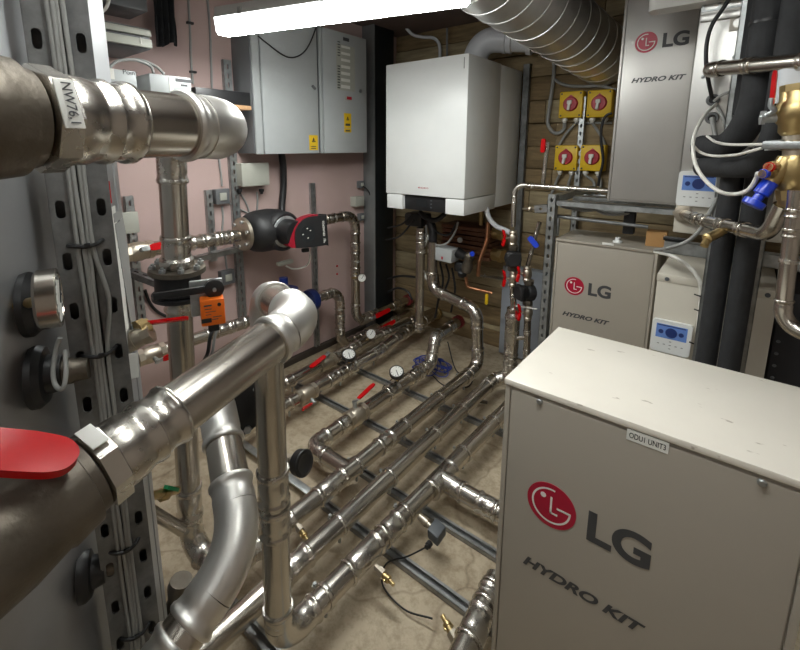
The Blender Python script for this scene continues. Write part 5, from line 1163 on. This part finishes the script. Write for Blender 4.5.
# ================================================================ FOAM-COVERED PIPES AND BRASS ON THE RIGHT
fo = 'black foam-insulated pipes'
def foam(label, pts, rr, R=.12, rings=()):
    t = thing('insulated_pipe', label, 'pipe', V(pts[-1].x, pts[-1].y, min(p.z for p in pts)-rr), fo); P = [pts[0]]
    for a, v, b in zip(pts, pts[1:], pts[2:]): P += arcpts(a, v, b, R, 14)
    P.append(pts[-1]); bm = B(); tube(bm, P, rr, 28)
    part('foam_sleeve', bm, 'rubber', t)
    for p, d in rings:
        bm = B(); lathe(bm, p-d*.004, d, [(0, rr), (.0, rr+.002), (.008, rr+.002), (.008, rr)], 28); part('cable_tie', bm, 'black', t)
    return t
a = Y(723, 250, 1.72); b = Y(747, 250, 1.70)
foam('left of the two upright foam-covered pipes between the rack struts', [V(a.x-.003, 1.74, 0), V(a.x-.003, 1.74, 1.535)], .030, rings=((V(a.x-.003, 1.74, 1.47), V(0, 0, 1)),))
foam('right of the two upright foam-covered pipes between the rack struts', [V(b.x, 1.72, 0), V(b.x, 1.72, 1.545)], .030, rings=((V(b.x, 1.72, 1.46), V(0, 0, 1)),))
def U3(u, v, y): return Y(u, v, y)
p_top = Y(769, 30, 1.60); p_mid = Y(757, 140, 1.60)
foam('thick foam-covered pipe from the ceiling bending into the zinc unit, upper of two bends', [V(p_top.x-.004, 1.60, 2.44), V(p_top.x-.004, 1.60, Y(750, 149, 1.60).z), V(Y(702, 147, 1.78).x, 1.80, Y(700, 147, 1.74).z)], .038, R=.15, rings=((V(p_top.x-.004, 1.60, Y(770, 22, 1.6).z), V(0, 0, 1)),))
p2 = Y(794, 40, 1.52)
foam('foam-covered pipe bending into the zinc unit just below the thick one', [V(p2.x-.004, 1.52, 2.44), V(p2.x-.004, 1.52, Y(780, 167, 1.52).z), V(Y(703, 165, 1.76).x, 1.78, Y(700, 165, 1.72).z-.008)], .032, R=.11)
p3 = Y(752, 40, 1.78)
foam('straight foam-covered pipe from the ceiling beside the zinc port panel', [V(p3.x+.014, 1.80, 2.44), V(p3.x+.014, 1.80, 1.65)], .038)
p4 = Y(779, 30, 1.66)
# white sensor leads
def wl(label, pts, rr=.0042, m='cable_w', y=1.5): return cable('sensor_cable', label, [Y(p[0], p[1], p[2] if len(p) > 2 else y) for p in pts], rr, m, group='white sensor leads on the right')
wl('white lead looping low from the cable entry round to the brass tap', [(716, 104, 1.98), (704, 116, 1.8), (695, 134, 1.62), (693, 150, 1.55), (697, 168, 1.5), (708, 183, 1.47), (722, 192.5, 1.45), (736, 194, 1.45), (748, 190, 1.42), (755, 181, 1.40), (758, 173, 1.38)], .0052)
wl('white lead lying across the front of the upper foam-covered pipe', [(707, 136, 1.72), (716, 142, 1.66), (730, 144.5, 1.58), (755, 144.5, 1.48), (785, 143.5, 1.42)], .004)
wl('white lead draped between the two foam-covered bends', [(693, 145, 1.62), (700, 152, 1.64), (714, 156, 1.62), (735, 155, 1.56), (748, 152, 1.5), (762, 148, 1.47)], .004)
wl('grey lead from the upper cable entry going down right', [(716, 104, 1.985), (722, 115, 1.97), (726, 126, 1.96), (728, 140, 1.95)], .006, 'cable')
wl('grey lead dropping out of the lower cable entry', [(712, 118, 1.985), (714, 128, 1.97), (716, 140, 1.96)], .008, 'cable')
wl('grey lead curving right from the upper cable entry', [(714, 101, 1.98), (722, 95, 1.96), (732, 91, 1.95), (738, 87, 1.95)], .005, 'cable')
cable('cable', 'black cable hanging in front of the zinc panel into the upper cable entry', [Y(731, -4, 1.93), Y(722, 10, 1.93), Y(712, 25, 1.93), Y(707, 42, 1.93), Y(706, 60, 1.93), Y(708, 78, 1.94), Y(712, 98, 1.98)], .0065, 'cable_k')
wl('thick white hose arching from the unit gap down beside the beige unit', [(655, 252, 2.1), (672, 256, 1.86), (688, 266, 1.85), (699, 280, 1.85), (701, 295, 1.86), (699, 320, 1.87), (696, 350, 1.87)], .0068)
wl('grey hose rising from the unit gap towards the port panel', [(655, 250, 2.1), (668, 248, 1.87), (686, 242, 1.84), (700, 230, 1.82), (709, 214, 1.81), (717, 198, 1.81)], .0065, 'cable')
for v in (296, 311, 344):
    bm = B(); p = Y(700 if v < 330 else 695, v, 1.85); bar(bm, p-V(.018, 0, -.003), p+V(.01, 0, -.003), .004, .004); single('cable_tie', bm, 'black', {296: 'topmost', 311: 'middle', 344: 'lowest'}[v]+' black tie on the white hose beside the beige unit', 'cable tie')
bm = B(); box(bm, (-.205, 1.875, 1.209), (-.13, 1.90, 1.222), .003); single('terminal_strip', bm, 'black', 'black strip lying on the rack rail under the zinc unit', 'strip')
# steel pipe across the zinc panel at the top
run('steel_pipe', 'steel pipe elbowing out of the zinc panel and running right at the top', [V(Y(716, 73, 1.98).x, 1.985, Y(716, 72, 1.98).z), V(Y(713, 69, 1.72).x, 1.66, Y(713, 69, 1.66).z), Y(862, 56, 1.36)], r=.020, R=.04, couplings=((1, .33, .05), (1, .72, .06)), fit='steel')
# lower pipe from the unit to the brass stack
bx_, by_ = .078, 1.42
zc_ = Y(765, 232, 1.5).z
lp = run('steel_pipe', 'steel pipe from the zinc unit bending up into the brass stack', [Y(684, 214, 1.99), Y(697, 219, 1.86), Y(768, 235, 1.45), V(Y(783, 205, by_).x, by_, Y(783, 205, by_).z)], r=.019, R=.055, couplings=((1, .18, .05), (1, .45, .09), (1, .72, .06)), plain=(2,), fit='steel')
bm = B(); lathe(bm, Y(683, 213, 1.998), V(.1, -1, 0), [(0, .034), (.02, .034), (.022, .026)], 6); part('hex_nut', bm, 'nickel', lp)
p = Y(727, 229, 1.66); d = (Y(708, 238, 1.60)-p).normalized(); bm = B(); lathe(bm, p, d, [(0, .011), (.03, .011), (.03, .014), (.075, .014), (.08, .016), (.085, .010)], 14); b = part('drain_plug', bm, 'brass', lp, 'brass drain plug')
bm = B(); q = Y(708, 238, 1.60); lathe(bm, q, Y(704, 246, 1.58)-q, [(0, .009), (.03, .011), (.032, 0)], 12); part('cap', bm, 'brass', b)
# brass stack
bt = thing('brass_valve_stack', 'tall brass valve stack with strainer at the right edge', 'valve', V(.075, by_, 1.40))
def st(v): return Y(795+(150-v)*.05, v, by_)
ax = (st(80)-st(205)).normalized(); zb = st(207); L = (st(84)-zb).length
def lp_(v): return (st(v)-zb).dot(ax)
bm = B(); lathe(bm, zb, ax, [(lp_(207), 0.0213), (lp_(205), 0.0279), (lp_(199), 0.0279), (lp_(198), 0.0230), (lp_(194), 0.0230)], 28); part('union_nut', bm, 'brass', bt)
bm = B(); lathe(bm, zb, ax, [(lp_(200), 0.0295), (lp_(190), 0.0328)], 8); part('hex_end', bm, 'brass', bt)
bm = B(); lathe(bm, zb, ax, [(lp_(190), 0.0279), (lp_(186), 0.0328), (lp_(172), 0.0353), (lp_(160), 0.0353), (lp_(155), 0.0295)], 28); sb = part('strainer_body', bm, 'brass', bt)
bm = B(); lathe(bm, zb, ax, [(lp_(156), 0.0230), (lp_(150), 0.0230), (lp_(149), 0.0295), (lp_(142), 0.0295), (lp_(140), 0.0246), (lp_(134), 0.0246)], 28); part('nipple', bm, 'nickel', bt)
bm = B(); lathe(bm, zb, ax, [(lp_(135), 0.0262), (lp_(131), 0.0328), (lp_(124), 0.0328), (lp_(121), 0.0377), (lp_(112), 0.0410), (lp_(103), 0.0377), (lp_(100), 0.0328), (lp_(92), 0.0328), (lp_(88), 0.0262)], 30); vb = part('ball_valve_body', bm, 'brass', bt)
bm = B(); lathe(bm, zb, ax, [(lp_(96), 0.0328), (lp_(84), 0.0328)], 8); part('hex_end', bm, 'brass', bt)
q0, qe = st(160)-V(.012, .01, 0), Y(750, 208, by_-.035); d = (qe-q0).normalized(); Lq = (qe-q0).length; q1 = q0+d*Lq*.52
bm = B(); lathe(bm, q0, d, [(0, .022), (Lq*.42, .017), (Lq*.52, .016)], 24); part('strainer_leg', bm, 'brass', bt)
Lb = Lq*.46
bm = B(); lathe(bm, q1-d*.012, d, [(0, .015), (.004, .0175), (.036, .0175), (.039, .011), (Lb-.008, .011), (Lb-.006, .024), (Lb+.008, .024), (Lb+.010, .020), (Lb+.010, 0)], 12); part('handwheel', bm, 'blue', bt, 'bright blue handwheel')
for k_, (u, v, m_) in enumerate(((768, 167, 'red'), (762, 174, 'blue'))):
    p0_, p1_ = st(168+4*k_)-V(.03, .02, 0), Y(u, v, by_-.05); d_ = (p1_-p0_).normalized(); L_ = (p1_-p0_).length
    bm = B(); lathe(bm, p0_, d_, [(0, .012), (L_*.4, .012), (L_*.4, .015), (L_*.6, .015), (L_*.6, .010), (L_, .010)], 12); tp = part('test_plug', bm, 'brass', bt)
    bm = B(); lathe(bm, p1_-d_*.012, d_, [(0, .011), (.01, .012), (.012, .008)], 14); part('plug_ring', bm, m_, tp)
sp = st(117)-V(.045, .01, 0); bm = B(); cyl(bm, st(117), sp-V(.02, .005, 0), .012, seg=12); lathe(bm, sp-V(.012, 0, 0), V(-1, -.2, 0), [(0, .018), (.008, .018)], 6); part('stem', bm, 'galv', bt)
bm = B(); P = [sp-V(.018, .005, 0), Y(774, 111, by_-.03), Y(771, 106, by_-.03), Y(772, 98, by_-.03)]; tube(bm, smooth(P, 5), .006, 8); part('lever_arm', bm, 'galv', bt)
bm = B(); a, b = Y(771.5, 107, by_-.03), Y(775.5, 70, by_-.03); handle_bm(bm, a, b-a, V(-.3, -1, 0), (b-a).length, .009, .008); part('handle', bm, 'red', bt, 'long red lever sleeve')
bm = B(); lathe(bm, st(145)-V(.035, 0, 0)-ax*.012, ax, [(0, .02), (.024, .02)], 12); bar(bm, st(145)-V(.06, .02, 0), st(145)+V(.05, -.03, 0), .014, .018, up=V(0, 0, 1), bev=.003); part('pipe_clamp', bm, 'galv', bt)
# pipe going down at far right
rp = run('steel_pipe', 'steel pipe dropping at the right edge and elbowing out of the picture', [Y(797, 190, 1.36), Y(781, 328, 1.36), Y(860, 345, 1.30)], r=.0165, R=.045, couplings=((0, .16, .05), (0, .30, .05),), clamps=((0, .50),), fit='steel')
bm = B(); p = Y(797, 92, 1.5); lathe(bm, p-V(0, 0, .03), V(.1, 0, 1), [(0, .05), (.05, .055), (.10, .05)], 24); single('pipe_shell', bm, 'foil', 'pale shell fragment behind the brass stack at the right edge', 'shell')

# ================================================================ CAMERA, VIEW
cam = bpy.data.cameras.new('camera'); cam.sensor_fit = 'HORIZONTAL'; cam.sensor_width = 36; cam.lens = F*36/800
cam.shift_x = (400-CX)/800; cam.shift_y = (CY-325)/800; cam.clip_start = .02
co = bpy.data.objects.new('camera', cam); COL.objects.link(co)
R_ = Matrix((RX, RY, RZ))             # columns: picture right, picture down, forward
m4 = Matrix((R_.col[0], -R_.col[1], -R_.col[2])).transposed().to_4x4(); m4.translation = CAM
co.matrix_world = m4; SC.camera = co
wd = bpy.data.worlds.new('world'); SC.world = wd; wd.use_nodes = True
wd.node_tree.nodes['Background'].inputs['Color'].default_value = (.02, .02, .02, 1)
SC.view_settings.view_transform = 'Standard'; SC.view_settings.look = 'None'; SC.view_settings.gamma = 1; SC.view_settings.exposure = 0.0
